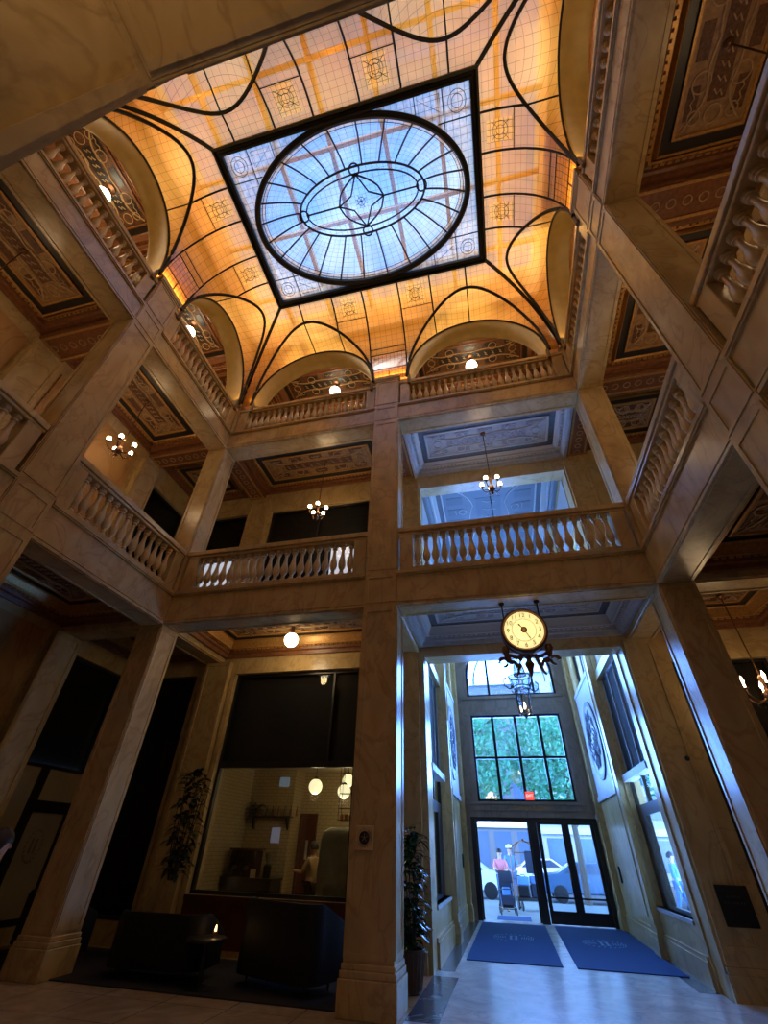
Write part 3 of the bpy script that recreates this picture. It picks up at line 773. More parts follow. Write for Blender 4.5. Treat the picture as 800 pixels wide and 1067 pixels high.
for side in 'bflr':
    lead = MB(); lo, hi, cs, a = side_info(side)
    L = LEADS_X if side in 'bf' else LEADS_Y
    TL = lambda u, s=side: t_low(s, u)
    TH = lambda u, s=side: t_high(s, u)
    bounds = [lo+1e-4] + L + [hi-1e-4]
    mid = len(L)//2
    for i, (u0, u1) in enumerate(zip(bounds, bounds[1:])):
        if i == mid:      # strip above the middle pier
            cove_piece(side, u0, u1, TL, lambda u: max(t_low(side, u), .30), AMBERP, 'patterned_panel')
            cove_piece(side, u0, u1, lambda u: max(t_low(side, u), .30), TH, AMBER, 'amber_panel')
            for tt in (.14, .30, .36): lead.tube([cpt(side, u0+(u1-u0)*k/6, tt) for k in range(7)], .014, 5)
            lead.tube([cpt(side, (u0+u1)/2, tt) for tt in (.0, .08, .14)], .012, 5)
        elif i in (mid-1, mid+1):   # columns with the rosette square
            tm = .70
            cove_piece(side, u0, u1, TL, lambda u: max(t_low(side, u), tm), AMBER, 'amber_panel')
            w = (u1-u0)
            cove_piece(side, u0, u0+w*.22, lambda u: max(t_low(side, u), tm), TH, AMBER, 'amber_panel', 3)
            cove_piece(side, u1-w*.22, u1, lambda u: max(t_low(side, u), tm), TH, AMBER, 'amber_panel', 3)
            cove_piece(side, u0+w*.22, u1-w*.22, lambda u: max(t_low(side, u), tm), lambda u: .93, AMBERP, 'rosette_panel', 4)
            cove_piece(side, u0+w*.22, u1-w*.22, lambda u: .93, TH, AMBER, 'amber_panel', 4, 2)
            lead.tube([cpt(side, u0+w*k/4, tm) for k in range(5)], .012, 5)
            cu = (u0+u1)/2
            rl_ = MB()
            for rr in (.09, .17):
                rl_.tube([cpt(side, cu+rr*math.cos(2*PI*k/14), .815+rr*.38*math.sin(2*PI*k/14)) for k in range(14)], .007, 4, closed=True)
            for q in range(4):
                an = q*PI/2+PI/4
                rl_.tube([cpt(side, cu+.09*math.cos(an), .815+.035*math.sin(an)), cpt(side, cu+w*.27*math.cos(an)*1.2, .815+.10*math.sin(an))], .007, 4)
            rl_.obj('rosette_leading', LEAD, SKY)
        else:
            cove_piece(side, u0, u1, TL, TH, AMBER, 'amber_panel', 16 if i in (0, len(L)) else 10)
    # lunettes
    for c in cs:
        us = [c-a*math.cos(PI*i/40) for i in range(41)]
        rows, uvs = [], []
        for u in us:
            z = za(u, c, a); d1 = dz_of(z)
            rows.append([SP(side, u, d1*k/5, z) for k in range(6)]); uvs.append([(u, d1*k/5+ (z-ZA0)) for k in range(6)])
        MB().grid(rows, uvs).obj('lunette_glass', AMBER, SKY, smooth=True)
        MB().tube([SP(side, u, dz_of(za(u, c, a)), za(u, c, a))+Vector((0, 0, -.02)) for u in us], .042, 6).obj('lunette_rib', LEAD, SKY)
        for u in L:
            if abs(u-c) < a-.03:
                z = za(u, c, a); MB().tube([SP(side, u, dz_of(z)*k/3, z-.01) for k in range(4)], .018, 5).obj('lunette_leading', LEAD, SKY)
    for u in L:
        ta, tb = t_low(side, u), t_high(side, u)
        lead.tube([cpt(side, u, ta+(tb-ta)*k/10) for k in range(11)], .024, 5)
    lead.obj('cove_leading', LEAD, SKY)
for (sx, sy) in ((1, 1), (1, -1), (-1, 1), (-1, -1)):   # mitre ribs
    pts = []
    for k in range(17):
        t = k/16; d = CD*(1-math.cos(t*PI/2)); z = CZ+CH*math.sin(t*PI/2)-.02
        pts.append(Vector((XR-d if sx > 0 else XL+d, YB-d if sy > 0 else YF+d, z))-SOFF)
    MB().tube(pts, .05, 6).obj('corner_rib', LEAD, SKY)
# rectangular frame
X0, X1, Y0, Y1 = XL+CD, XR-CD, YF+CD, YB-CD
CXs, CYs = (X0+X1)/2, (Y0+Y1)/2
def L_(m): 
    m.v = [tuple(Vector(v)-SOFF) for v in m.v]; return m
f = MB(); z0 = CZ+CH
f.ring(X0-.05, X1+.05, Y0-.05, Y1+.05, [(0, z0+.06), (0, z0-.10), (.05, z0-.12), (.07, z0-.06), (.12, z0-.06), (.14, z0-.12), (.19, z0-.10), (.19, z0+.12)])
L_(f).obj('rectangular_frame', LEAD, SKY)
ix0, ix1, iy0, iy1 = X0+.12, X1-.12, Y0+.12, Y1-.12
EA, EB = (ix1-ix0)/2-.20, (iy1-iy0)/2-.03
# spandrel glass between frame and oval
rows, uvs = [], []
N = 96
def rectpt(an):
    c, s = math.cos(an), math.sin(an); hx, hy = (ix1-ix0)/2, (iy1-iy0)/2
    k = min(hx/abs(c) if abs(c) > 1e-6 else 1e9, hy/abs(s) if abs(s) > 1e-6 else 1e9); return (c*k, s*k)
angs = sorted(set([2*PI*i/N for i in range(N+1)] + [math.atan2(s2*(iy1-iy0), s1*(ix1-ix0)) % (2*PI) for s1 in (-1, 1) for s2 in (-1, 1)]))
inner, outer = [], []
for an in angs:
    r = 1/math.sqrt((math.cos(an)/EA)**2+(math.sin(an)/EB)**2)
    inner.append((r*math.cos(an), r*math.sin(an))); outer.append(rectpt(an))
zf = z0+.02
m = MB().grid([[Vector((CXs+p[0], CYs+p[1], zf))-SOFF for p in inner], [Vector((CXs+p[0], CYs+p[1], zf))-SOFF for p in outer]],
              [[p for p in inner], [p for p in outer]])
m.obj('spandrel_glass', CLEARP, SKY)
for sx in (-1, 1):
    for sy in (-1, 1):
        l2 = MB()
        hx, hy = (ix1-ix0)/2, (iy1-iy0)/2
        l2.tube([Vector((CXs+sx*hx, CYs+sy*(hy-.62), zf-.01))-SOFF, Vector((CXs+sx*(hx-.78), CYs+sy*(hy-.62), zf-.01))-SOFF], .014, 5)
        l2.tube([Vector((CXs+sx*(hx-.62), CYs+sy*hy, zf-.01))-SOFF, Vector((CXs+sx*(hx-.62), CYs+sy*(hy-.75), zf-.01))-SOFF], .014, 5)
        for rr in (.12, .2):
            l2.tube([Vector((CXs+sx*(hx-.31)+rr*math.cos(2*PI*k/16), CYs+sy*(hy-.31)+rr*math.sin(2*PI*k/16), zf-.01))-SOFF for k in range(16)], .008, 4, closed=True)
        l2.tube([Vector((CXs+sx*(hx-1.25), CYs+sy*hy, zf-.01))-SOFF, Vector((CXs+sx*(hx-1.25), CYs+sy*(hy-.36), zf-.01))-SOFF], .012, 5)
        l2.tube([Vector((CXs+sx*(hx-.7), CYs+sy*(hy-.1), zf-.01))-SOFF, Vector((CXs+sx*(hx-1.2), CYs+sy*(hy-.1), zf-.01))-SOFF, Vector((CXs+sx*(hx-.7), CYs+sy*(hy-.42), zf-.01))-SOFF], .008, 4, closed=True)
        l2.obj('spandrel_leading', LEAD, SKY)
# oval dome
DH, IA, IB = .58, EA*.62, EB*.43
def dome(an, s):
    a_ = EA+(IA-EA)*s; b_ = EB+(IB-EB)*s; z = zf+DH*math.sin(s*PI/2)
    return Vector((CXs+a_*math.cos(an), CYs+b_*math.sin(an), z))-SOFF
def dgrid(s0, s1, mat, name, K):
    R = [[dome(2*PI*i/N, s0+(s1-s0)*k/K) for i in range(N+1)] for k in range(K+1)]
    U = [[(2*PI*i/N*1.9, (s0+(s1-s0)*k/K)*1.5) for i in range(N+1)] for k in range(K+1)]
    MB().grid(R, U).obj(name, mat, SKY, smooth=True)
dgrid(0, .16, CLEARP, 'dome_border_glass', 2); dgrid(.16, 1, CLEARB, 'dome_glass', 8)
zi = zf+DH
R = [[Vector((CXs+IA*s*math.cos(2*PI*i/N), CYs+IB*s*math.sin(2*PI*i/N), zi+.02))-SOFF for i in range(N+1)] for s in (.001, .5, 1)]
U = [[(IA*s*math.cos(2*PI*i/N), IB*s*math.sin(2*PI*i/N)) for i in range(N+1)] for s in (.001, .5, 1)]
MB().grid(R, U).obj('dome_centre_glass', CLEARB, SKY)
rim = MB(); rim.tube([dome(2*PI*i/N, 0)+Vector((0, 0, -.05)) for i in range(N)], .075, 8, closed=True)
rim.tube([dome(2*PI*i/N, 0.0)*1.0+Vector((0, 0, .06)) for i in range(N)], .06, 6, closed=True)
rim.obj('oval_rim', LEAD, SKY, smooth=True)
rb = MB()
for i in range(24):
    an = 2*PI*(i+.5)/24; rb.tube([dome(an, k/8)+Vector((0, 0, -.012)) for k in range(9)], .022, 5)
for s in (.09, .16): rb.tube([dome(2*PI*i/N, s)+Vector((0, 0, -.01)) for i in range(N)], .009, 4, closed=True)
rb.obj('dome_ribs', LEAD, SKY)
ctr = MB()
def EP(x, y, z=zi): return Vector((CXs+x, CYs+y, z))-SOFF
ctr.tube([EP(IA*math.cos(2*PI*i/72), IB*math.sin(2*PI*i/72)) for i in range(72)], .028, 6, closed=True)
ja, jb = IA-.17, IB-.15
ctr.tube([EP(ja*math.cos(2*PI*i/72), jb*math.sin(2*PI*i/72)) for i in range(72)], .020, 6, closed=True)
for (x, y) in ((IA-.08, 0), (-IA+.08, 0), (0, IB-.06), (0, -IB+.06)):
    ctr.tube([EP(x+.13*math.cos(2*PI*k/20), y+.13*math.sin(2*PI*k/20), zi-.01) for k in range(20)], .022, 5, closed=True)
for s1 in (-1, 1):
    for s2 in (-1, 1):
        ctr.tube([EP(s1*IA*.36, 0), EP(s1*IA*.14, s2*IB*.22), EP(0, s2*(IB-.16))], .022, 5)
        ctr.tube([EP(s1*IA*.36*(1-k/6), s2*(IB-.16)*(k/6)**.5*.98) for k in range(7)], .024, 5)
    ctr.tube([EP(s1*IA*.36, 0), EP(s1*(IA-.18), 0)], .022, 5)
for k in range(8):
    an = k*PI/4+PI/8; ctr.tube([EP(0, 0), EP(.16*math.cos(an), .16*math.sin(an))], .008, 4)
ctr.tube([EP(.10*math.cos(2*PI*k/16), .10*math.sin(2*PI*k/16)) for k in range(16)], .008, 4, closed=True)
ctr.obj('centre_star_leading', LEAD, SKY)

# outer roof: rafters over the attic
e = empty('roof_rafters', (CXs, CYs, 17.5), 0, 'roof rafters dimly seen through the stained glass skylight', 'rafters')
for i in range(6):
    x = XL+.9+(XR-XL-1.8)*i/5
    MB().box(x-.06-CXs, x+.06-CXs, YF-CYs-.2, YB-CYs+.2, -.12, .12).obj('rafter', RAFT, e)
for i in range(4):
    y = YF+.9+(YB-YF-1.8)*i/3
    MB().box(XL-CXs-.2, XR-CXs+.2, y-.05-CYs, y+.05-CYs, -.3, -.13).obj('purlin', RAFT, e)

# ------------------------------------------------------------------ entrance hall
SW_R = [(10.62, 12.92, .78, 5.28), (10.62, 12.92, 5.5, 8.6), (13.9, 16.2, 5.9, 8.6)]
SW_L = SW_R
wall('wall_entrance_right', 'x', VR, .35, WB+.42, VY, 0, 11.6, SW_R, STONE)
wall('wall_entrance_left', 'x', VL, -.35, WB+.42, VY, 0, 11.6, SW_L, STONE)
# front wall with door, window and arched window
b = MB(); AC, AR, AS = .62, 1.58, 6.85
us = [VL-.4, -1.2] + [-.9] + sorted([AC-AR*math.cos(PI*i/24) for i in range(25)]) + [2.15, 2.6, VR+.4]
us = sorted(set(us))
for u0, u1 in zip(us, us[1:]):
    m_ = (u0+u1)/2; seg = [(0, 11.6)]
    holes = []
    if -1.2 < m_ < 2.6: holes.append((0, 2.45))
    if -.9 < m_ < 2.15: holes.append((2.87, 5.45))
    if abs(m_-AC) < AR: holes.append((6.1, AS+math.sqrt(AR**2-(m_-AC)**2)))
    z = 0
    for (p, q) in holes+[(11.6, 11.6)]:
        if p > z: b.box(u0, u1, VY, VY+.45, z, p)
        z = q
GREYSTONE = marble('grey_brown_stone', (0.20, 0.15, 0.11), (0.28, 0.21, 0.155), (0.12, 0.09, 0.06), 0.4, 1.0)
struct('wall_entrance_front', b, GREYSTONE)
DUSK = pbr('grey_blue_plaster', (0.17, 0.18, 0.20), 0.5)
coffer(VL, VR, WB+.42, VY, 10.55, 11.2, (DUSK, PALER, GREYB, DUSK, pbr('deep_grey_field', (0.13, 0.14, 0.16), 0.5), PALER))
MB().box(VL-.4, VR+.4, WB+.3, VY+.5, 11.6, 11.75)
struct('ceiling', MB().box(VL-.4, VR+.4, WB+.3, VY+.5, 11.6, 11.75), PALE)
# plaster lining above the portal height (pale upper walls)
for (x0, x1, nm) in ((VL, VL+.02, 'left'), (VR-.02, VR, 'right')):
    b = MB()
    for (y0, y1, za_, zb_) in ((13.45, 16.9, 2.95, 5.75), (13.45, 16.9, 8.8, 10.4), (10.45, 12.9, 8.8, 10.4)): b.box(x0, x1, y0, y1, za_, zb_)
    struct('trim_4' if nm == 'left' else 'trim_5', b, PALE)
# portal lining, baseboards and string courses
b = MB(); b.box(VL+.02, 2.76, WB-.03, WB+.45, 5.10, 5.159); struct('trim_6', b, STONE)
for nm, x, s in (('left', VL, 1), ('right', VR, -1)):
    b = MB(); b.box(x, x+s*.05, 10.4, 17.15, 0, .32); b.box(x, x+s*.03, 10.4, 17.15, .32, .38); struct('baseboard_entrance_'+nm, b, STONE)
    b = MB(); b.box(x, x+s*.06, 13.42, 17.15, 2.82, 2.95); b.box(x, x+s*.05, 13.42, 17.15, 5.75, 5.86); struct('trim_7' if nm == 'left' else 'trim_8', b, PALE)
    for (y0, y1, w) in ((12.95, 13.42, 'between the side window and the medallion'), (16.75, 17.18, 'next to the front doors')):
        xx0, xx1 = (x, x+.13) if s > 0 else (x-.13, x)
        pilaster(xx0, xx1, y0, y1, 0, 10.55, '+x' if s > 0 else '-x', 'marble pilaster on the %s entrance wall, %s' % (nm, w))
    # side windows
    def X(d0, d1): return (x-s*d0, x-s*d1)
    for j, (za_, zb_) in enumerate(((.78, 5.28), (5.5, 8.6))):
        w = sempty('window_%d' % (9+j+(2 if nm == 'right' else 0)))
        f = MB(); a0, a1 = 10.62, 12.92; t = .06
        f.box(*X(.12, .2), a0, a1, za_, za_+t); f.box(*X(.12, .2), a0, a1, zb_-t, zb_)
        f.box(*X(.12, .2), a0, a0+t, za_+t, zb_-t); f.box(*X(.12, .2), a1-t, a1, za_+t, zb_-t)
        if j == 0:
            f.box(*X(.12, .2), a0+t, a1-t, 2.28, 2.48); f.box(*X(.12, .2), 11.72, 11.80, 2.48, 2.95)
            f.box(*X(.12, .2), 12.25, 12.86, .84, 2.28)
            f.obj('window_frame', BLACK, w)
            sc = MB(); n = 3
            for k in range(n):
                y0 = a0+t+(a1-a0-2*t)*k/n; y1 = a0+t+(a1-a0-2*t)*(k+1)/n
                sc.box(*X(.13, .17), y0+.015, y1-.015, 3.08, 5.24)
            sc.obj('louvre_panels', MESH, w)
            v = MB()
            for k in range(n+1):
                yv = a0+t+(a1-a0-2*t)*k/n; v.box(*X(.10, .18), yv-.014, yv+.014, 3.08, 5.24)
            v.obj('panel_battens', PALE, w)
            v = MB(); v.box(*X(-.02, .2), a0, a1, 2.95, 3.08); v.obj('transom', PALE, w)
            g = MB(); g.box(*X(.15, .155), a0+t, a1-t, .84, 2.95); g.obj('glass_pane', GLASS, w)
            v = MB(); v.box(*X(-.03, .3), a0-.02, a1+.02, .72, .78); v.obj('window_sill', PALE, w)
        else:
            for k in (1, 2): f.box(*X(.12, .2), a0+(a1-a0)*k/3-.03, a0+(a1-a0)*k/3+.03, za_+t, zb_-t)
            f.box(*X(.13, .19), a0+t, a1-t, 6.35, 6.41)
            f.obj('window_frame', PALE, w)
            g = MB(); g.box(*X(.15, .155), a0+t, a1-t, za_+t, zb_-t); g.obj('glass_pane', GLASS, w)
    w = sempty('window_%d' % (13 if nm == 'left' else 14))
    f = MB(); a0, a1, za_, zb_ = 13.9, 16.2, 5.9, 8.6
    f.box(*X(.12, .2), a0, a1, za_, za_+t); f.box(*X(.12, .2), a0, a0+t, za_, zb_); f.box(*X(.12, .2), a1-t, a1, za_, zb_); f.box(*X(.12, .2), 15, 15.08, za_, zb_)
    f.obj('window_frame', LEAD, w); g = MB(); g.box(*X(.15, .155), a0+t, a1-t, za_+t, zb_); g.obj('glass_pane', GLASS, w)
    # plaster medallion
    e = empty('plaster_medallion', (x+s*.03, 15.1, 4.25), 0, 'round plaster medallion with scrolls on the %s wall of the entrance hall' % nm, 'medallion')
    m = MB(); m.lathe([(1.02, 0), (1.02, s*.03), (.95, s*.05), (.88, s*.03), (.88, 0)], 40, ax='x'); m.obj('rim', GREYB, e, smooth=True)
    m = MB(); m.lathe([(.90, 0), (.90, s*.022), (.5, s*.03), (.01, s*.035)], 40, ax='x'); m.obj('disc', PALE, e, smooth=True)
    m = MB()
    for k in range(10):
        an = 2*PI*k/10
        m.tube([(s*.045, (.18+.05*q)*math.cos(an+q*.16), (.18+.05*q)*math.sin(an+q*.16)) for q in range(13)], [.03-.0015*q for q in range(13)], 5)
        m.tube([(s*.045, .62*math.cos(an)+.10*math.cos(2*PI*q/8), .62*math.sin(an)+.10*math.sin(2*PI*q/8)) for q in range(8)], .018, 4, closed=True)
    m.obj('scroll_relief', pbr('shadowed_bronze_relief', (.07, .08, .11), .5), e)  # scrolls in a darker blue grey than the disc
# panelled lower wall zones beside the doors
b = MB(); b.box(-1.33, 2.86, VY-.10, VY, 2.62, 2.84); b.box(-1.38, 2.90, VY-.14, VY, 2.78, 2.86); b.box(-1.30, 2.80, VY-.06, VY, 2.45, 2.62)
b.box(-1.30, -1.2, VY-.06, VY, 0, 2.45); b.box(2.6, 2.72, VY-.06, VY, 0, 2.45); struct('trim_9', b, GREYSTONE)
text('Carnegie Building', .15, GILT, None, (.72, VY-.105, 2.70), (PI/2, 0, 0), 'trim_10')
bpy.data.objects['trim_10']['kind'] = 'structure'
# big gridded window
w = sempty('window_15'); f = MB(); y0, y1 = VY+.02, VY+.12
f.box(-.9, 2.15, y0, y1, 2.87, 2.93); f.box(-.9, 2.15, y0, y1, 5.39, 5.45); f.box(-.9, -.84, y0, y1, 2.93, 5.39); f.box(2.09, 2.15, y0, y1, 2.93, 5.39)
for u in (-.15, .63, 1.43): f.box(u-.045, u+.045, y0, y1, 2.93, 5.39)
f.box(-.84, 2.09, y0+.01, y1-.01, 4.08, 4.15); f.obj('window_frame', LEAD, w)
MB().box(-.84, 2.09, VY+.065, VY+.07, 2.93, 5.39).obj('glass_pane', GLASS, w)
w = sempty('window_16'); f = MB()
f.box(AC-AR, AC+AR, y0, y1, 6.1, 6.17)
for u in (-.15, 1.45): f.box(u-.04, u+.04, y0, y1, 6.17, AS+math.sqrt(AR**2-(u-AC)**2)-.02)
f.tube([(AC-(AR-.04)*math.cos(PI*i/32), (y0+y1)/2, AS+(AR-.04)*math.sin(PI*i/32)) for i in range(33)], .055, 6)
f.box(AC-AR, AC-AR+.08, y0, y1, 6.17, AS); f.box(AC+AR-.08, AC+AR, y0, y1, 6.17, AS)
f.obj('window_frame', LEAD, w)
f = MB(); f.tube([(AC-(AR-.28)*math.cos(PI*i/32), VY+.09, AS-.3+(AR-.05)*math.sin(PI*i/32)) for i in range(33)], .035, 5); f.obj('inner_arc', PALE, w)
g = MB(); g.prism([(AC-AR*math.cos(PI*i/24), AS+AR*math.sin(PI*i/24)) for i in range(25)]+[(AC+AR, 6.17), (AC-AR, 6.17)], VY+.065, VY+.07); g.obj('glass_pane', GLASS, w)
# stone architrave between the two windows
b = MB(); b.box(-1.1, 2.35, VY-.05, VY, 5.47, 5.56); b.box(-1.15, 2.4, VY-.08, VY, 6.0, 6.1)
for u in (-1.05, 2.2): b.box(u, u+.12, VY-.05, VY, 2.87, 5.47)
struct('trim_11', b, GREYSTONE)

# ------------------------------------------------------------------ doors
def leaf(parent, x0, x1, y, hinge=None, ang=0, closer=True):
    e = empty('door_leaf', (x0 if hinge != 'r' else x1, y, 0), ang); e.parent = parent
    o = 0 if hinge != 'r' else -(x1-x0); w = x1-x0
    f = MB(); f.box(o, o+w, -.03, .03, .02, .30); f.box(o, o+w, -.03, .03, 2.28, 2.40); f.box(o, o+.10, -.03, .03, .30, 2.28); f.box(o+w-.10, o+w, -.03, .03, .30, 2.28)
    f.box(o+.10, o+w-.10, -.02, .02, .56, .60)
    f.obj('leaf_frame', BLACK, e)
    MB().box(o+.10, o+w-.10, -.004, .004, .30, 2.28).obj('glass_pane', GLASS, e)
    return e
D = sempty('door_1')
f = MB(); f.box(-1.2, -1.06, VY, VY+.14, 0, 2.45); f.box(2.48, 2.6, VY, VY+.14, 0, 2.45); f.box(.58, .80, VY, VY+.14, 0, 2.34); f.box(-1.06, 2.48, VY, VY+.14, 2.34, 2.45)
f.obj('door_frame', BLACK, D)
leaf(D, .82, 1.64, VY+.07); leaf(D, 1.66, 2.48, VY+.07)
MB().box(1.60, 1.70, VY+.02, VY+.12, .02, 2.34).obj('meeting_stile', BLACK, D)
h = MB()
for u in (1.55, 1.75): h.tube([(u, VY+.02, .95), (u, VY-.04, .98), (u, VY-.04, 1.32), (u, VY+.02, 1.35)], .014, 6)
h.obj('pull_handle', BRONZE, D)
D = sempty('door_2')
leaf(D, -1.04, -.24, VY+.10, None, math.radians(96)); leaf(D, -.24, .56, VY+.10, 'r', math.radians(-96))
# exit sign on the ledge
e = empty('exit_sign', (.74, VY-.06, 2.86), 0, 'small red lit exit sign standing on the ledge above the doors', 'sign')
MB().box(-.13, .13, -.02, .02, .05, .27).obj('sign_face', pbr('red_sign', (.8, .03, .03), .4, emis=(1, .08, .06), es=1.4), e)
MB().box(-.15, .15, -.035, .035, 0, .05).obj('sign_base', pbr('dark_red_base', (.12, .02, .02), .4), e)
text('EXIT', .10, pbr('pale_sign_letters', (1, .8, .8), .4, emis=(1, .7, .7), es=1.5), e, (0, -.023, .16), (PI/2, 0, 0))
# wall fittings
def plate(name, x, y, z, w, h, label, cat, mat, ax='y', s=-1, group=None):
    m = MB()
    if ax == 'y': m.box(-w/2, w/2, -.03, 0, -h/2, h/2)
    else: m.box(0, s*.04, -w/2, w/2, -h/2, h/2)
    o = m.obj(name, mat); o.location = (x, y, z); bevel(o, .006); return tag(o, label, cat, group)
m = MB().lathe([(.09, 0), (.09, -.04), (.06, -.06), (.01, -.07)], 20, ax='y'); o = m.obj('alarm_bell', PALE); o.location = (2.66, VY-.06, 2.38+.1); tag(o, 'small round white alarm on the stone right of the doors', 'alarm')
plate('wall_speaker', 2.70, VY-.06, 2.12, .11, .2, 'small pale box on the stone under the round alarm', 'wall box', PALE)
plate('card_reader', VR-.0, 16.2, 1.18, .12, .34, 'black rectangular box on the right entrance wall near the doors', 'wall box', BLACK, 'x', -1)
plate('card_reader', VL+.0, 16.4, 1.35, .12, .3, 'black rectangular box on the left entrance wall near the doors', 'wall box', BLACK, 'x', 1)
# entrance mats with pale crest
for (x0, x1, w) in ((-1.07, .62, 'left'), (.86, 2.62, 'right')):
    e = empty('entrance_mat', ((x0+x1)/2, 14.1, .006), 0, 'blue entrance mat with pale crest, the %s one inside the front doors' % w, 'mat', 'blue mats inside the front doors')
    hx, hy = (x1-x0)/2, 2.75
    o = MB().box(-hx, hx, -hy, hy, 0, .012).obj('mat_body', MAT, e)
    c = MB(); cy_ = .2
    for k in range(26):
        an = 2*PI*k/26
        if abs(math.sin(an)) < .25: continue
        px, py = .46*math.cos(an), cy_+.5*math.sin(an)
        c.tube([(px-.03, py-.05, .014), (px+.01, py+.05, .014)], .014, 4, flat=.3)
    for u in (-.06, .06): c.box(u-.025, u+.025, cy_-.24, cy_+.24, .012, .016)
    for u in (-.06, .06): c.box(u-.05, u+.05, cy_-.28, cy_-.24, .012, .016); c.box(u-.05, u+.05, cy_+.24, cy_+.28, .012, .016)
    for k in range(6):
        for s in (-1, 1): c.tube([(s*(.18+.05*k), cy_-.14, .014), (s*(.2+.05*k), cy_+.14, .014)], .012, 4, flat=.3)
    c.obj('mat_crest', MATL, e)
    o = MB().box(-.5, .5, 0, 1.1, 0, .012).obj('outdoor_mat', MAT) if w == 'left' else None
    if o: o.location = (-.2, 18.0, -.03); tag(o, 'dark doormat on the pavement just outside the open door', 'mat')

# ------------------------------------------------------------------ clock
CK = empty('hanging_clock', (.66, 7.66, 4.66), 0, 'round lit bronze clock hanging from the beam over the entrance bay', 'clock')
m = MB(); m.lathe([(.33, -.10), (.36, -.12), (.395, -.09), (.40, -.05), (.375, 0), (.40, .05), (.395, .09), (.36, .12), (.33, .10)], 44, ax='y', caps=False); m.obj('case_ring', BRONZE, CK, smooth=True)
for s in (-1, 1):
    q = MB().lathe([(.335, s*.085), (.335, s*.09), (.01, s*.0905)], 44, ax='y').obj('dial', DIAL, CK)
nb = 0
fy = -.094
mk = MB()
for k in range(60):
    an = 2*PI*k/60; mk.tube([(.195*math.cos(an), fy, .195*math.sin(an)), (.205*math.cos(an), fy, .207*math.sin(an))], .008, 4)
for k in range(36):
    an = 2*PI*k/36; mk.tube([(.07*math.cos(an), fy, .07*math.sin(an)), (.165*math.cos(an), fy, .165*math.sin(an))], .0022, 3)
mk.obj('minute_track', INK, CK)
for k in range(1, 13):
    an = PI/2-2*PI*k/12
    text(str(k), .11, INK, CK, (.268*math.cos(an), fy, .268*math.sin(an)), (PI/2, 0, 0), 'numeral')
def hand(ang, L, w, name):
    m = MB(); c, s = math.sin(ang), math.cos(ang); px, pz = s, -c
    m.prism([(-px*w, -pz*w), (c*L*.7-px*w, s*L*.7-pz*w), (c*L*.7-px*w*2.2, s*L*.7-pz*w*2.2), (c*L, s*L), (c*L*.7+px*w*2.2, s*L*.7+pz*w*2.2), (c*L*.7+px*w, s*L*.7+pz*w), (px*w, pz*w)], fy-.012, fy-.006)
    m.obj(name, INK, CK)
hand(math.radians(-35), .15, .008, 'hour_hand'); hand(math.radians(152), .20, .006, 'minute_hand')
MB().lathe([(.055, -.09), (.055, -.11), (.03, -.13), (.005, -.135)], 20, ax='y').obj('hub', BRONZE, CK, smooth=True)
for s in (-1, 1):
    r = MB(); r.tube([(s*.31, 0, .57), (s*.31, 0, .22)], .012, 6); r.lathe([(.05, 0), (.05, -.03), (.02, -.05)], 12, c=(s*.31, 0, .57)); r.obj('hanger_rod', IRON, CK)
    b_ = MB(); b_.lathe([(.005, -.075), (.05, -.06), (.07, 0), (.05, .06), (.005, .075)], 14, c=(s*.36, 0, -.31)); b_.obj('bronze_ball', BRONZE, CK, smooth=True)
    sc = MB()
    sc.tube([(s*(.36-.02*k), 0, -.36-.06*math.sin(k*.7)-.035*k) for k in range(9)], [.05-.003*k for k in range(9)], 8)
    sc.tube([(s*(.42+.07*math.cos(k*.6)), 0, -.52+.07*math.sin(k*.6)) for k in range(9)], [.035-.002*k for k in range(9)], 7)
    sc.tube([(s*(.10+.02*k), -.02, -.42-.05*k+.03*math.sin(k)) for k in range(8)], [.04-.003*k for k in range(8)], 7)
    sc.tube([(s*.36, 0, -.37), (s*.2, 0, -.45), (s*.05, 0, -.42)], .03, 7)
    sc.obj('bracket_scroll', BRONZE, CK, smooth=True)
p = MB(); p.lathe([(.02, -.40), (.06, -.44), (.04, -.5), (.08, -.56), (.05, -.64), (.03, -.72), (.005, -.78)], 12); p.obj('finial', BRONZE, CK, smooth=True)
add_light(CK, (0, -.25, 0), 3, (1, .85, .5), .2)

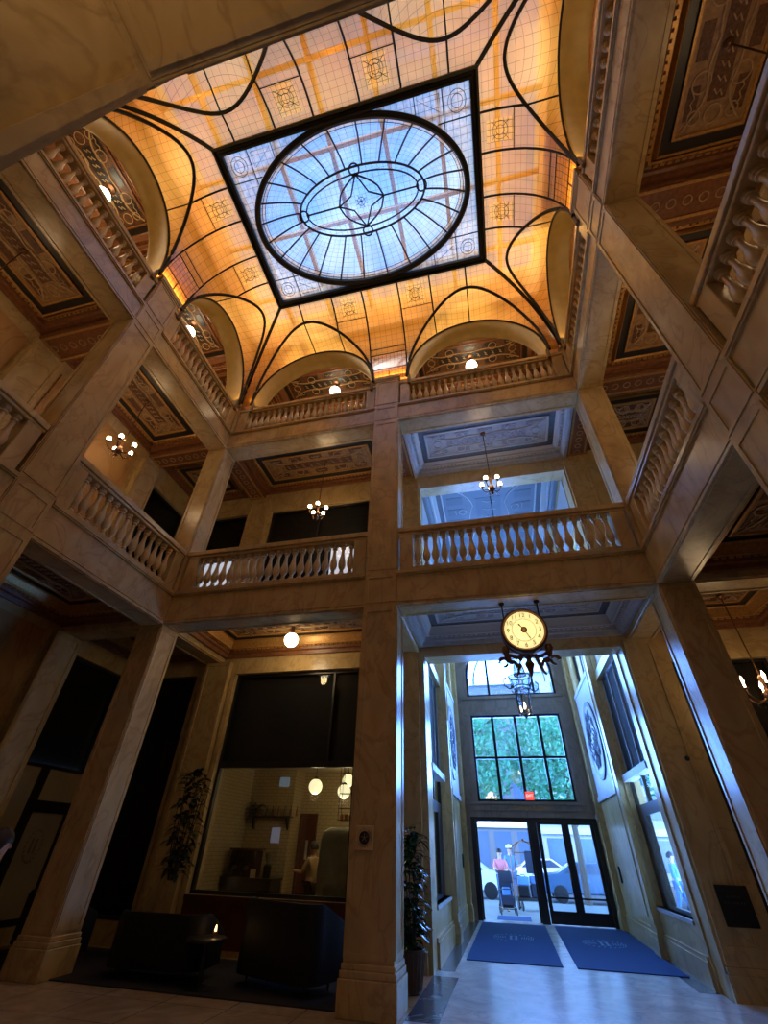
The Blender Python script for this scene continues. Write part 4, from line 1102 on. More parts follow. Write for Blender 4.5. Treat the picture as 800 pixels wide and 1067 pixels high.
# ------------------------------------------------------------------ chandeliers, globes
def chandelier(loc, label, n, R, drop, tilt=0, e=26, group='chandeliers of the galleries', candle=False):
    c = empty('chandelier', loc, 0, label, 'chandelier', group)
    st = MB(); st.tube([(0, 0, drop), (0, 0, .28)], .012, 6); st.lathe([(.07, drop), (.07, drop-.03), (.02, drop-.07)], 12)
    st.lathe([(.012, .28), (.05, .24), (.03, .16), (.02, .05), (.06, 0), (.085, -.08), (.06, -.15), (.02, -.2), (.035, -.24), (.005, -.28)], 12); st.obj('stem', BRONZE, c, smooth=True)
    for k in range(n):
        an = 2*PI*k/n+tilt; ca, sa = math.cos(an), math.sin(an)
        a = MB(); a.tube([(ca*r, sa*r, z) for r, z in ((.03, -.05), (R*.3, -.14), (R*.6, -.16), (R*.85, -.10), (R, -.02), (R, .03))], .013, 6)
        a.lathe([(.015, .03), (.05, .045), (.05, .055), (.02, .06)], 10, c=(ca*R, sa*R, 0))
        ao = a.obj('arm', BRONZE, c, smooth=True)
        m = MB()
        if candle: m.lathe([(.012, .06), (.012, .13), (.022, .15), (.028, .18), (.016, .22), (.002, .26)], 10, c=(ca*R, sa*R, 0))
        else: m.lathe([(.02, .06), (.045, .09), (.055, .13), (.045, .17), (.005, .19)], 12, c=(ca*R, sa*R, 0))
        m.obj('bulb', BULB, ao, smooth=True)
    d = MB()
    for k in range(n*2):
        an = PI*k/n+.2; d.lathe([(.002, 0), (.012, -.02), (.002, -.05)], 6, c=(R*.6*math.cos(an), R*.6*math.sin(an), -.18))
    d.obj('crystal_drops', CRYST, c)
    add_light(c, (0, 0, .32), e*.65, (1.0, .64, .30), .15)
    return c
chandelier((-4.2, 8.9, 9.02), 'small chandelier hanging in the back left gallery of the second level', 5, .24, 2.0)
chandelier((.61, 8.75, 9.02), 'small chandelier hanging before the blue lit ceiling over the entrance', 5, .24, 2.0, .4, 8)
chandelier((-8.2, 5.7, 9.2), 'small chandelier hanging in the left gallery before the orange wall', 5, .30, 1.8, .3)
chandelier((4.5, 5.6, 9.1), 'small chandelier hanging in the right gallery of the second level', 5, .26, 1.9, .3)
chandelier((4.5, 1.85, 8.7), 'small chandelier hanging in the near bay of the right gallery, second level', 5, .26, 2.3, .3, 14)
chandelier((-8.2, 1.85, 9.3), 'small chandelier hanging in the near bay of the left gallery, second level', 5, .26, 1.7, .3, 12)
chandelier((4.55, 8.95, 3.85), 'candle chandelier behind the right corner pier on the ground floor', 6, .34, 1.8, .2, candle=True, e=14)
def globe(loc, label, e=40, r=.17, ztop=.3):
    g = empty('globe_light', loc, 0, label, 'ceiling light', 'round globe lamps under the ceilings')
    MB().lathe([(.14, ztop), (.14, ztop-.03), (.05, ztop-.06), (.05, r*.85), (.09, r*.8), (.09, r*.7)], 16).obj('fitting', BRONZE, g, smooth=True)
    MB().lathe([(.005, -r)]+[(r*math.cos(a), r*math.sin(a)) for a in [-PI/2+PI*k/12 for k in range(1, 11)]]+[(r*.45, r*.88)], 20).obj('glass_globe', GLOBE, g, smooth=True)
    add_light(g, (0, 0, -r-.06), e*.7, (1.0, .66, .30), .1)
    return g
globe((-4.39, 8.93, 5.33), 'round lit globe lamp under the ground floor ceiling, back left bay', 30, .16, .38)
globe((-8.25, 1.94, 14.7), 'round lit globe lamp seen through the near left arch', 30, .19, .48)
globe((-8.22, 5.78, 14.7), 'round lit globe lamp seen through the far left arch', 30, .19, .48)
globe((-4.28, 9.0, 14.7), 'round lit globe lamp seen through the back left arch', 30, .19, .48)
globe((.64, 8.98, 14.7), 'round lit globe lamp seen through the back right arch', 30, .19, .48)
globe((4.5, 5.7, 14.7), 'round globe lamp behind the right side far arch', 30, .19, .48)
globe((4.5, 1.8, 14.7), 'round globe lamp behind the right side near arch', 30, .19, .48)
chandelier((-1.0, -1.35, 4.3), 'candle chandelier hanging in the near gallery beside the viewer', 6, .34, 1.3, .1, candle=True, e=42)
# entrance lantern
LN = empty('crystal_lantern', (.70, 11.5, 4.2), 0, 'crystal and iron lantern hanging in the entrance hall below the clock', 'lantern')
m = MB(); m.tube([(0, 0, 7.0), (0, 0, 1.0)], .012, 6); m.obj('chain', IRON, LN)
def hexring(r, z, n=6): return [(r*math.cos(2*PI*k/n+.3), r*math.sin(2*PI*k/n+.3), z) for k in range(n)]
fr = MB(); gl = MB()
tiers = ((.15, -.02, .19, .55), (.23, .60, .30, .85), (.16, .88, .10, 1.15))
for (r0, z0_, r1, z1_) in tiers:
    A, B_ = hexring(r0, z0_), hexring(r1, z1_)
    fr.tube(A, .012, 5, closed=True); fr.tube(B_, .012, 5, closed=True)
    for k in range(6):
        fr.tube([A[k], B_[k]], .010, 5)
        q = len(gl.v); gl.v += [A[k], A[(k+1) % 6], B_[(k+1) % 6], B_[k]]; gl.f.append((q, q+1, q+2, q+3))
fr.obj('lantern_frame', IRON, LN); o = gl.obj('lantern_glass', CRYST, LN); sm = o.modifiers.new('thickness', 'SOLIDIFY'); sm.thickness = .006
for k in range(4):
    an = PI/2*k+.5; c_, s_ = math.cos(an), math.sin(an)
    a = MB(); a.tube([(c_*r, s_*r, z) for r, z in ((.2, .6), (.34, .52), (.46, .60), (.48, .72), (.40, .78))], .016, 6); a.obj('scroll_arm', IRON, LN, smooth=True)
m = MB(); m.lathe([(.02, .1), (.035, .16), (.02, .24)], 10); m.obj('lamp_bulb', BULB, LN)
fn = MB(); fn.lathe([(.03, -.02), (.05, -.06), (.02, -.10), (.004, -.14)], 8); fn.obj('finial', IRON, LN)

# ------------------------------------------------------------------ plaque and signs
e = empty('wall_plaque', ((-2.0), YB-.02-.014, 1.70), 0, 'square stone plaque with a dark round emblem on the middle back pier', 'plaque')
bevel(MB().box(-.13, .13, -.02, 0, -.14, .14).obj('plate', STONE2, e), .006)
m = MB()
for k in range(28): m.tube([(.095*math.cos(2*PI*k/28), -.022, .095*math.sin(2*PI*k/28)), (.105*math.cos(2*PI*k/28), -.022, .105*math.sin(2*PI*k/28))], .004, 4)
m.lathe([(.075, -.02), (.075, -.03), (.05, -.034), (.004, -.036)], 24, ax='y')
m.obj('emblem', BLACK, e)
m = MB()
for k in range(5):
    an = 2*PI*k/5+PI/2; m.tube([(0, -.038, 0), (.05*math.cos(an), -.036, .05*math.sin(an))], .005, 4)
m.obj('emblem_star', pbr('plaque_grey', (.25, .2, .17), .5), e)
SG = empty('black_sign', (3.20, WB-.10, 1.03), 0, 'black rectangular sign with small faded lettering on the right portal pier', 'sign')
bevel(MB().box(-.22, .22, -.02, 0, -.24, .24).obj('sign_board', BLACK, SG), .004)
m = MB()
for (z_, xs) in ((.10, (-.08, -.03, .02, .07)), (.03, (-.14, -.10, -.05, -.01, .03, .08, .12))):
    for x_ in xs: m.tube([(x_-.014, -.022, z_-.01), (x_, -.022, z_+.014), (x_+.016, -.022, z_-.006)], .004, 4)
m.obj('faded_lettering', pbr('faded_lettering', (.09, .09, .10), .5), SG)
o = MB().lathe([(.04, 0), (.04, -.03), (.02, -.04)], 14, ax='y').obj('door_sensor', BLACK); o.location = (3.26, WB-.06, 3.0); tag(o, 'small round black button sensor on the right portal wall', 'sensor')

# ------------------------------------------------------------------ planters
def leaf_plant(loc, h, n, label, mat, spread=.34, pot=True, lw=.045, z0=.45):
    e = empty('potted_plant', loc, 0, label, 'plant')
    if pot:
        p = MB(); R_ = .21
        prof = [(.13, 0), (.15, .02), (.21, .42), (.225, .45), (.2, .45), (.18, .40)]
        n_ = 20; b0 = len(p.v)
        p.lathe(prof, 20)
        for k in range(20):
            an = 2*PI*k/20; p.tube([(.155*math.cos(an), .155*math.sin(an), .04), (.213*math.cos(an), .213*math.sin(an), .42)], .012, 4)
        p.obj('planter', POT, e)
    s = MB(); st = []
    for k in range(7):
        an = 2*PI*k/7; tip = (spread*.45*math.cos(an), spread*.45*math.sin(an), h*random.uniform(.75, 1))
        s.tube([(0.05*math.cos(an), .05*math.sin(an), z0-.05), (tip[0]*.6, tip[1]*.6, h*.55), tip], [.014, .011, .006], 5); st.append(tip)
    s.obj('stems', DLEAF, e)
    l = MB()
    for k in range(n):
        zz = random.uniform(z0, h); an = random.uniform(0, 2*PI); r = spread*.3*random.random()
        bx_, by_ = r*math.cos(an), r*math.sin(an); L = random.uniform(.16, .30); a2 = an+random.uniform(-.6, .6)
        d = Vector((math.cos(a2), math.sin(a2), random.uniform(-.2, .7))).normalized(); sd_ = d.cross(Vector((0, 0, 1))).normalized()
        P0 = Vector((bx_, by_, zz)); q = len(l.v); w_ = lw*random.uniform(.7, 1.2)
        for (t, ww, dr) in ((0, .1, 0), (.3, .9, .01), (.6, 1, -.01), (.85, .6, -.05), (1, .05, -.09)):
            c_ = P0+d*L*t+Vector((0, 0, dr)); l.v += [tuple(c_-sd_*w_*ww), tuple(c_+Vector((0, 0, -.008))), tuple(c_+sd_*w_*ww)]
        for i in range(4):
            for j in range(2): l.f.append((q+3*i+j, q+3*i+j+1, q+3*i+j+4, q+3*i+j+3))
    l.obj('foliage', mat, e, recalc=False)
    return e
leaf_plant((-1.62, 8.72, 0), 1.85, 260, 'tall leafy plant in a ribbed planter at the left of the entrance portal', LEAF, .42)
leaf_plant((-5.95, 8.9, 0), 2.75, 200, 'dark tall potted plant before the pilaster in the lounge', DLEAF, .5, True, .05, 1.1)

# ------------------------------------------------------------------ left corner glazing with crest
w = sempty('window_17'); f = MB(); X0_ = WL-.10
f.box(X0_-.08, X0_, 8.05, 9.65, .25, .35); f.box(X0_-.08, X0_, 8.05, 8.12, .35, 2.75); f.box(X0_-.08, X0_, 8.55, 8.75, .35, 2.75); f.box(X0_-.08, X0_, 8.75, 9.65, 2.0, 2.2); f.box(X0_-.08, X0_, 9.58, 9.65, .35, 2.0)
f.obj('window_frame', BLACK, w)
FROST = pbr('frosted_pane', (.34, .26, .16), .5, noise=.1, nscale=2)
m = MB(); m.box(X0_-.05, X0_-.03, 8.12, 8.55, .35, 2.75); m.box(X0_-.05, X0_-.03, 8.75, 9.58, .35, 2.0); m.box(X0_-.05, X0_-.03, 8.75, 9.65, 2.2, 2.75); m.obj('frosted_pane', FROST, w)
c = MB()
for k in range(20):
    an = 2*PI*k/20; c.tube([(X0_-.025, 9.12+.16*math.cos(an), 1.45+.24*math.sin(an)), (X0_-.025, 9.12+.20*math.cos(an+.15), 1.45+.28*math.sin(an+.15))], .010, 4)
for u in (-.05, .05): c.box(X0_-.03, X0_-.02, 9.12+u-.015, 9.12+u+.015, 1.33, 1.57)
c.obj('etched_crest', pbr('etched_grey', (.16, .12, .08), .5), w)

# ------------------------------------------------------------------ shop behind the back left window
b = MB(); b.box(-6.8, -5.66, 12.9, 13.05, 0, 3.4); b.box(-5.66, -5.54, 12.9, 13.6, 0, 3.4); b.box(-5.54, -2.5, 13.6, 13.75, 0, 3.4); b.box(-6.95, -6.8, WB+.42, 13.05, 0, 3.4); b.box(-2.65, -2.5, WB+.42, 13.6, 0, 3.4)
struct('wall_shop', b, TILE)
struct('ceiling', MB().box(-6.95, -2.5, WB+.42, 14.75, 3.25, 3.4), pbr('shop_ceiling', (.55, .45, .3), .8))
w = sempty('window_18'); f = MB()
f.box(-6.23, -3.0, WB+.1, WB+.2, .80, .86); f.box(-6.23, -3.0, WB+.1, WB+.2, 2.92, 2.98); f.box(-6.23, -6.17, WB+.1, WB+.2, .86, 2.92); f.box(-3.06, -3.0, WB+.1, WB+.2, .86, 2.92)
f.obj('window_frame', BLACK, w); MB().box(-6.17, -3.06, WB+.15, WB+.156, .86, 2.92).obj('glass_pane', GLASS, w)
b = MB().box(-6.23, -3.0, WB-.03, WB, .08, .72); b.box(-6.23, -3.0, WB-.06, WB, .72, .80); struct('trim_12', b, REDW)
def pendant(loc, label, r=.16):
    e = empty('pendant_globe', loc, 0, label, 'pendant lamp', 'globe pendants in the shop')
    m = MB(); m.tube([(0, 0, r*.9), (0, 0, 3.25-loc[2])], .008, 5); m.lathe([(.05, r*.85), (.07, r*1.0), (.03, r*1.25)], 12); m.obj('cord', BLACK, e)
    MB().lathe([(.005, -r)]+[(r*math.cos(a), r*math.sin(a)) for a in [-PI/2+PI*k/12 for k in range(1, 12)]]+[(.03, r)], 20).obj('glass_globe', pbr('shop_globe', (1, .9, .6), .3, emis=(1, .85, .45), es=1.3), e, smooth=True)
    add_light(e, (0, 0, -r-.05), 7, (1, .75, .4), .12); return e
pendant((-4.45, 11.6, 2.72), 'round globe pendant lamp in the shop, left of the pair'); pendant((-3.72, 11.6, 2.62), 'round globe pendant lamp in the shop, lower of the right hand pair', .15); pendant((-3.95, 12.6, 2.95), 'round globe pendant lamp in the shop, farther and higher one', .15)
e = empty('wall_shelf', (-6.1, 12.9, 2.14), 0, 'dark wall shelf in the shop with plants and bottles', 'shelf')
m = MB().box(-.55, .62, -.22, 0, 0, .04); m.obj('board', BLACK, e)
for u in (-.45, .5): MB().prism([(-.2, 0), (0, 0), (0, -.25)], u-.02, u+.02, 'x').obj('bracket', BLACK, e)
for k in range(6):
    x = -6.55+.17*k
    o = MB().lathe([(.03, 0), (.032, .12), (.012, .17), (.012, .22)], 10).obj('bottle', [BLACK, REDW, BRONZE][k % 3], smooth=True); o.location = (x+.35, 12.79, 2.18)
    tag(o, 'dark bottle on the shop wall shelf, %s from its left end' % ['first', 'second', 'third', 'fourth', 'fifth', 'sixth'][k], 'bottle', 'bottles on the shop shelf')
leaf_plant((-6.52, 12.78, 2.18), .24, 40, 'small trailing plant on the left end of the shop shelf', DLEAF, .3, False, .03, .02)
o = MB().box(-.14, .14, -.02, 0, -.11, .11).obj('small_screen', pbr('lit_screen', (.2, .25, .28), .3, emis=(.5, .62, .7), es=.15)); o.location = (-5.85, 12.89, 2.95); tag(o, 'small pale lit screen high on the shop wall', 'screen')
o = MB().box(-.12, .12, -.02, 0, -.16, .16).obj('price_board', pbr('lit_board', (.25, .25, .3), .3, emis=(.6, .55, .7), es=.15)); o.location = (-5.9, 12.89, 1.78); tag(o, 'small pale lit board under the shop shelf', 'board')
D = sempty('door_3'); MB().box(-5.46, -5.12, 13.53, 13.6, 0, 2.2).obj('door_panel', REDW, D); f = MB(); f.box(-5.53, -5.46, 13.5, 13.6, 0, 2.28); f.box(-5.12, -5.05, 13.5, 13.6, 0, 2.28); f.box(-5.46, -5.12, 13.5, 13.6, 2.2, 2.28); f.obj('door_frame', REDW, D)
MB().box(-5.30, -5.24, 13.51, 13.53, 1.3, 1.7).obj('door_plate', PALE, D)
e = empty('back_counter', (-6.05, 12.4, 0), 0, 'black shop counter with dark machines on it', 'counter')
MB().box(-.72, .55, -.3, .3, 0, .92).obj('cabinet', BLACK, e); MB().box(-.75, .58, -.32, .32, .92, .96).obj('worktop', BLACK, e)
e = empty('espresso_machine', (-6.3, 12.3, .96), 0, 'dark boxy coffee machine on the shop counter', 'coffee machine')
bevel(MB().box(-.33, .33, -.2, .2, 0, .5).obj('body', IRON, e), .03, 2); MB().box(-.36, .36, -.22, .22, .5, .54).obj('cup_tray', REDW, e)
m = MB()
for u in (-.15, .15): m.lathe([(.04, .22), (.04, .16), (.03, .14)], 12, c=(u, -.23, 0)); m.tube([(u, -.25, .18), (u, -.38, .16)], .012, 6)
m.obj('group_heads', BRONZE, e)
e = empty('coffee_grinder', (-5.72, 12.3, .96), 0, 'small coffee grinder right of the machine', 'grinder')
MB().lathe([(.08, 0), (.09, .22), (.05, .26)], 14).obj('body', IRON, e, smooth=True); MB().lathe([(.04, .26), (.09, .44), (.09, .46)], 14).obj('hopper', pbr('smoky_hopper', (.2, .16, .1), .2), e, smooth=True)
o = MB().box(-.07, .07, -.01, 0, 0, .16).obj('paper_notice', pbr('notice', (.6, .5, .3), .6)); o.location = (-5.92, 12.0, .97); tag(o, 'small cream notice standing on the shop counter', 'notice')
e = empty('covered_rack', (-3.72, 11.6, 0), 0, 'tall rack under a grey green cover in the shop', 'rack')
m = MB(); R = []
for zz, w_ in ((.1, .42), (.6, .41), (1.2, .40), (1.7, .385), (1.85, .35), (1.93, .22)):
    R.append([((w_+.012*math.sin(9*a+zz*4))*max(-1, min(1, 1.35*math.cos(a))), (w_*.7)*max(-1, min(1, 1.35*math.sin(a))), zz) for a in [2*PI*i/48 for i in range(49)]])
m.grid(R); q = len(m.v)
m.f.append(tuple(range(5*49, 5*49+48))); m.obj('fabric_cover', pbr('grey_green_cover', (.20, .20, .13), .85, noise=.25, nscale=5), e, smooth=True)
MB().box(-.35, .35, -.22, .22, .02, 1.8).obj('rack_frame', IRON, e)
e = empty('wire_basket', (-3.52, 11.3, 2.05), 0, 'small hanging wire basket with copper jars beside the pendants', 'basket')
m = MB()
for zz in (0, .22, .5): m.tube([(-.17, -.1, zz), (.17, -.1, zz), (.17, .1, zz), (-.17, .1, zz)], .008, 4, closed=True)
for (x, y) in ((-.17, -.1), (.17, -.1), (.17, .1), (-.17, .1)): m.tube([(x, y, 0), (x, y, 1.2)], .007, 4)
m.obj('wire_frame', IRON, e)
for k in range(3):
    o = MB().lathe([(.04, 0), (.045, .08), (.03, .11)], 12).obj('copper_jar', pbr('copper', (.5, .2, .08), .3, metal=.8), smooth=True); o.location = (-3.64+.11*k, 11.3, 2.06)
    tag(o, '%s copper jar in the hanging wire basket' % ['left', 'middle', 'right'][k], 'jar', 'copper jars in the basket')

# ------------------------------------------------------------------ lounge seating in the dark back left bay
tag(MB().box(-8.9, -2.35, 7.55, 9.7, 0, .015).obj('lounge_carpet', RUG), 'dark carpet under the lounge seats', 'carpet')
def tub_sofa(loc, rz, W_, label, hgt=.82):
    e = empty('lounge_sofa', loc, rz, label, 'sofa')
    h = W_/2
    bevel(MB().box(-h+.12, h-.12, -.36, .26, .12, .30).obj('seat_base', VELV, e), .03, 2)
    bevel(MB().box(-h+.13, h-.13, -.38, .2, .30, .46).obj('seat_cushion', VELV, e), .05, 3)
    m = MB(); N_ = 24; R = []
    prof = [(0, .12), (.0, hgt-.05), (.03, hgt), (.08, hgt), (.11, hgt-.05), (.11, .30)]
    path = [(-h, -.38)] + [(-h+.28-.28*math.cos(PI/2*k/6), .12+.26*math.sin(PI/2*k/6)) for k in range(7)] + [(h-.28+.28*math.sin(PI/2*k/6), .12+.26*math.cos(PI/2*k/6)) for k in range(7)] + [(h, -.38)]
    for i, (x, y) in enumerate(path):
        nx = path[min(i+1, len(path)-1)][0]-path[max(i-1, 0)][0]; ny = path[min(i+1, len(path)-1)][1]-path[max(i-1, 0)][1]; l_ = math.hypot(nx, ny); ix, iy = ny/l_, -nx/l_
        dip = (1-min(1, max(0, (y+.38)/.5)))*.22
        R.append([(x+ix*d, y+iy*d, z-(dip if z > .4 else 0)) for (d, z) in prof])
    m.grid(R); m.f.append(tuple(range(6))[::-1]); m.f.append(tuple(len(m.v)-6+i for i in range(6))); m.obj('back_shell', VELV, e, smooth=True)
    for sx in (-1, 1):
        for sy in (-.3, .2): MB().lathe([(.015, .0), (.025, .12)], 8, c=(sx*(h-.2), sy, 0)).obj('leg', BLACK, e)
    return e
tub_sofa((-3.35, 8.3, .016), math.radians(160), 1.5, 'black curved sofa nearest the middle pier, its back to the viewer', .92)
tub_sofa((-7.9, 8.7, .016), math.radians(150), 1.7, 'black curved sofa near the left corner pier')
tub_sofa((-5.3, 8.2, .016), math.radians(185), 1.5, 'black curved sofa in the middle of the lounge', .72)
e = empty('cocktail_table', (-4.42, 7.85, 0), 0, 'low round black table with a candle on it', 'table')
MB().lathe([(.22, 0), (.22, .015), (.03, .03), (.025, .46), (.05, .48)], 20).obj('pedestal', BLACK, e, smooth=True); MB().lathe([(.27, .48), (.28, .50), (.27, .52)], 28).obj('table_top', BLACK, e, smooth=True)
e = empty('candle', (-4.34, 7.9, .52), 0, 'small lit candle on the lounge table', 'candle')
MB().lathe([(.035, 0), (.037, .06)], 14).obj('holder', pbr('candle_glass', (.4, .2, .08), .2), e); MB().lathe([(.002, .05), (.014, .07), (.010, .10), (.001, .13)], 8).obj('flame', FLAME, e)
add_light(e, (0, 0, .15), .6, (1, .55, .2), .02)

# ------------------------------------------------------------------ people
def skin_mesh(name, joints, mat, parent, grow=0.0, sub=2):
    """joints: list of chains; each chain [(x,y,z,r),...] ; chains share points by equal coordinates"""
    vs, es, rs, idx = [], [], [], {}
    for ch in joints:
        prev = None
        for (x, y, z, r) in ch:
            k = (round(x, 4), round(y, 4), round(z, 4))
            if k not in idx: idx[k] = len(vs); vs.append((x, y, z)); rs.append(r+grow)
            if prev is not None and prev != idx[k]: es.append((prev, idx[k]))
            prev = idx[k]
    me = bpy.data.meshes.new(name); me.from_pydata(vs, es, []); me.update()
    o = bpy.data.objects.new(name, me); COL.objects.link(o)
    o.modifiers.new('skin', 'SKIN'); 
    if not me.skin_vertices:
        bm = bmesh.new(); bm.from_mesh(me); bm.verts.layers.skin.verify(); bm.to_mesh(me); bm.free()
    for i, r in enumerate(rs):
        me.skin_vertices[0].data[i].radius = (r, r)
        me.skin_vertices[0].data[i].use_root = (i == 0)
    o.modifiers['skin'].use_smooth_shade = True
    sb = o.modifiers.new('sub', 'SUBSURF'); sb.levels = sub; sb.render_levels = sub
    bpy.context.view_layer.update()
    m2 = bpy.data.meshes.new_from_object(o.evaluated_get(bpy.context.evaluated_depsgraph_get()))
    bpy.data.objects.remove(o)
    m2.materials.clear(); m2.materials.append(mat)
    o = bpy.data.objects.new(name, m2); COL.objects.link(o); o.parent = parent
    return o
def person(loc, rz, H, label, shirt, pants, hair, armL, armR, stride=0.0, long_hair=False, cap=None, lean=0.0, sleeve=True):
    """faces -y; armL/armR are (elbow, wrist) offsets in metres from the shoulder for a 1.75 m figure"""
    e = empty('person', loc, rz, label, 'person')
    k = H/1.75
    def s(x, y, z, r): return (x*k, (y-lean*max(0, z-.9))*k, z*k, r*k)
    pel, wst, chs, nck = s(0, 0, .95, .125), s(0, 0, 1.08, .115), s(0, .01, 1.30, .13), s(0, 0, 1.47, .055)
    hd0, hd1, hd2 = s(0, -.02, 1.55, .075), s(0, -.02, 1.62, .098), s(0, -.005, 1.70, .075)
    arms, hands, slv = [], [], []
    for sg, (el, wr) in ((-1, armL), (1, armR)):
        sh = s(sg*.18, .01, 1.39, .055)
        E = (sh[0]+sg*abs(el[0])*k if False else sh[0]+el[0]*k, sh[1]+el[1]*k, sh[2]+el[2]*k, .040*k)
        Wr = (E[0]+wr[0]*k, E[1]+wr[1]*k, E[2]+wr[2]*k, .028*k)
        d = (Vector(Wr[:3])-Vector(E[:3])).normalized()
        hp = Vector(Wr[:3])+d*.05*k; hand_ = (*hp, .030*k)
        arms.append([chs, sh, E, Wr, hand_]); slv.append([chs, sh, E] + ([Wr] if sleeve else []))
        side = d.cross(Vector((0, 0, 1)));  side = side.normalized() if side.length > .1 else Vector((0, 1, 0))
        for f_, L in ((-1.2, .06), (-.4, .075), (.4, .07), (1.2, .055)):
            a = hp+side*f_*.018*k+d*.02*k; hands.append([hand_, (*a, .010*k), (*(a+d*L*.55*k), .009*k), (*(a+d*L*k-Vector((0, 0, .015*k))), .007*k)])
        a = hp-d*.02*k+side*.03*k*sg; hands.append([hand_, (*a, .011*k), (*(a+d*.03*k+side*.018*sg*k), .009*k)])
    legs = []
    for sg in (-1, 1):
        st = stride*sg
        hip = s(sg*.09, 0, .90, .10); kn = s(sg*.10, -st*.5-.02, .50, .062); an = s(sg*.10, -st+abs(st)*.1, .09, .042); toe = s(sg*.11, -st-.13, .035, .036)
        legs.append([pel, hip, kn, an, toe])
    skin_mesh('body', [[pel, wst, chs, nck, hd0, hd1, hd2]]+arms+hands+legs, SKIN, e)
    skin_mesh('shirt', [[(pel[0], pel[1], pel[2]-.02, pel[3]), wst, chs, (chs[0], chs[1], chs[2]+.11*k, .085*k)]]+[[chs, c[1], c[2]]+([c[3]] if sleeve else []) for c in slv], shirt, e, .012*k)
    skin_mesh('trousers', [[pel, c[1], c[2], (c[3][0], c[3][1], c[3][2]+.03, c[3][3])] for c in legs], pants, e, .012*k)
    for c in legs:
        skin_mesh('shoe', [[(c[3][0], c[3][1]+.03, .05, .045*k), (c[3][0], c[3][1], .045, .05*k), (c[4][0], c[4][1], .038, .042*k)]], BLACK, e, 0, 1)
    # face
    f = MB(); hc = Vector(hd1[:3]); 
    f.lathe([(.004, .018), (.016, 0), (.010, -.02)], 8, c=(hc.x, hc.y-.095*k, hc.z-.01)); f.obj('nose', SKIN, e, smooth=True)
    f = MB()
    for sg in (-1, 1): f.lathe([(.002, -.008), (.010, 0), (.002, .008)], 8, c=(hc.x+sg*.032*k, hc.y-.088*k, hc.z+.012*k))
    f.box(hc.x-.022*k, hc.x+.022*k, hc.y-.094*k, hc.y-.086*k, hc.z-.052*k, hc.z-.046*k); f.obj('eyes_and_mouth', HAIR, e)
    f = MB()
    for sg in (-1, 1): f.lathe([(.004, -.03), (.012, -.01), (.016, .015), (.006, .03)], 8, c=(hc.x+sg*.092*k, hc.y+.01, hc.z)); f.obj('ears', SKIN, e, smooth=True) if sg > 0 else None
    hr = MB(); rows = []
    for i in range(9):
        ph = PI/2*i/8*1.15
        rr = .112*k*math.sin(ph) if i else .001; zz = .10*k*math.cos(ph)
        rows.append([(hc.x+rr*math.cos(2*PI*j/20), hc.y+.018*k+rr*1.05*math.sin(2*PI*j/20), hc.z+.035*k+zz - (0.05*k*(i/8) if math.sin(2*PI*j/20) > -.2 else -.0)) for j in range(21)])
    if long_hair:
        for q in range(1, 5): rows.append([(p[0]*(1)+0, p[1]+.0 if p[1] > hc.y else p[1]+.03*k*q, p[2]-.05*k) if p[1] > hc.y-.02 else (p[0], p[1]+.02*k*q, p[2]-.01*k) for p in rows[-1]])
    hr.grid(rows); hr.obj('hair', hair, e, smooth=True)
    if cap:
        cp = MB(); cp.lathe([(.118*k, -.0), (.12*k, .03*k), (.10*k, .075*k), (.05*k, .10*k), (.003, .108*k)], 20, c=(hc.x, hc.y+.012, hc.z+.045*k)); cp.lathe([(.085*k, 0), (.085*k, .010)], 16, c=(hc.x, hc.y-.10*k, hc.z+.045*k)); cp.obj('cap', cap, e, smooth=True)
    return e
PINK = pbr('pink_cloth', (.75, .22, .25), .8); NAVY = pbr('navy_cloth', (.010, .014, .03), .8); DENIM = pbr('denim', (.08, .16, .32), .85)
WHITEC = pbr('white_cloth', (.85, .83, .82), .85); BLUEC = pbr('blue_cloth', (.10, .25, .55), .8); LIGHTC = pbr('light_cap', (.75, .78, .8), .8); TANC = pbr('tan_cloth', (.42, .28, .13), .8)
push = ((-.06, -.12, -.24), (.02, -.22, .02)); push2 = ((.06, -.12, -.24), (-.02, -.22, .02))
relax = ((-.06, .0, -.28), (.0, -.06, -.25)); relax2 = ((.06, .0, -.28), (.0, -.06, -.25))
person((-.50, 20.75, -.05), 0.15, 1.72, 'person in a pink top with tied dark hair standing behind the stroller', PINK, DENIM, HAIR, push, push2, .05, sleeve=False)
person((-.14, 22.3, -.05), .5, 1.85, 'person in a blue shirt and light cap beside the luggage cart', BLUEC, DENIM, HAIR, relax, push2, .1, cap=LIGHTC, sleeve=False)
person((5.2, 20.6, -.05), 1.2, 1.78, 'person in blue walking past outside the right side window, nearer one', BLUEC, DENIM, HAIR, relax, relax2, .22)
person((5.75, 21.6, -.05), 1.3, 1.72, 'person in pale clothes walking behind the one in blue, outside the right window', LIGHTC, NAVY, HAIR, relax, relax2, -.2)
person((-4.53, 4.0, 0), math.radians(160), 1.66, 'person with short dark hair and white shirt standing at the far left edge', WHITEC, NAVY, HAIR, relax, relax2, .03)
person((-4.55, 12.2, 0), math.radians(-110), 1.68, 'person in a tan shirt working in the shop, half hidden by the covered rack', TANC, BLACK, HAIR, push, push2, 0.0, sleeve=False)

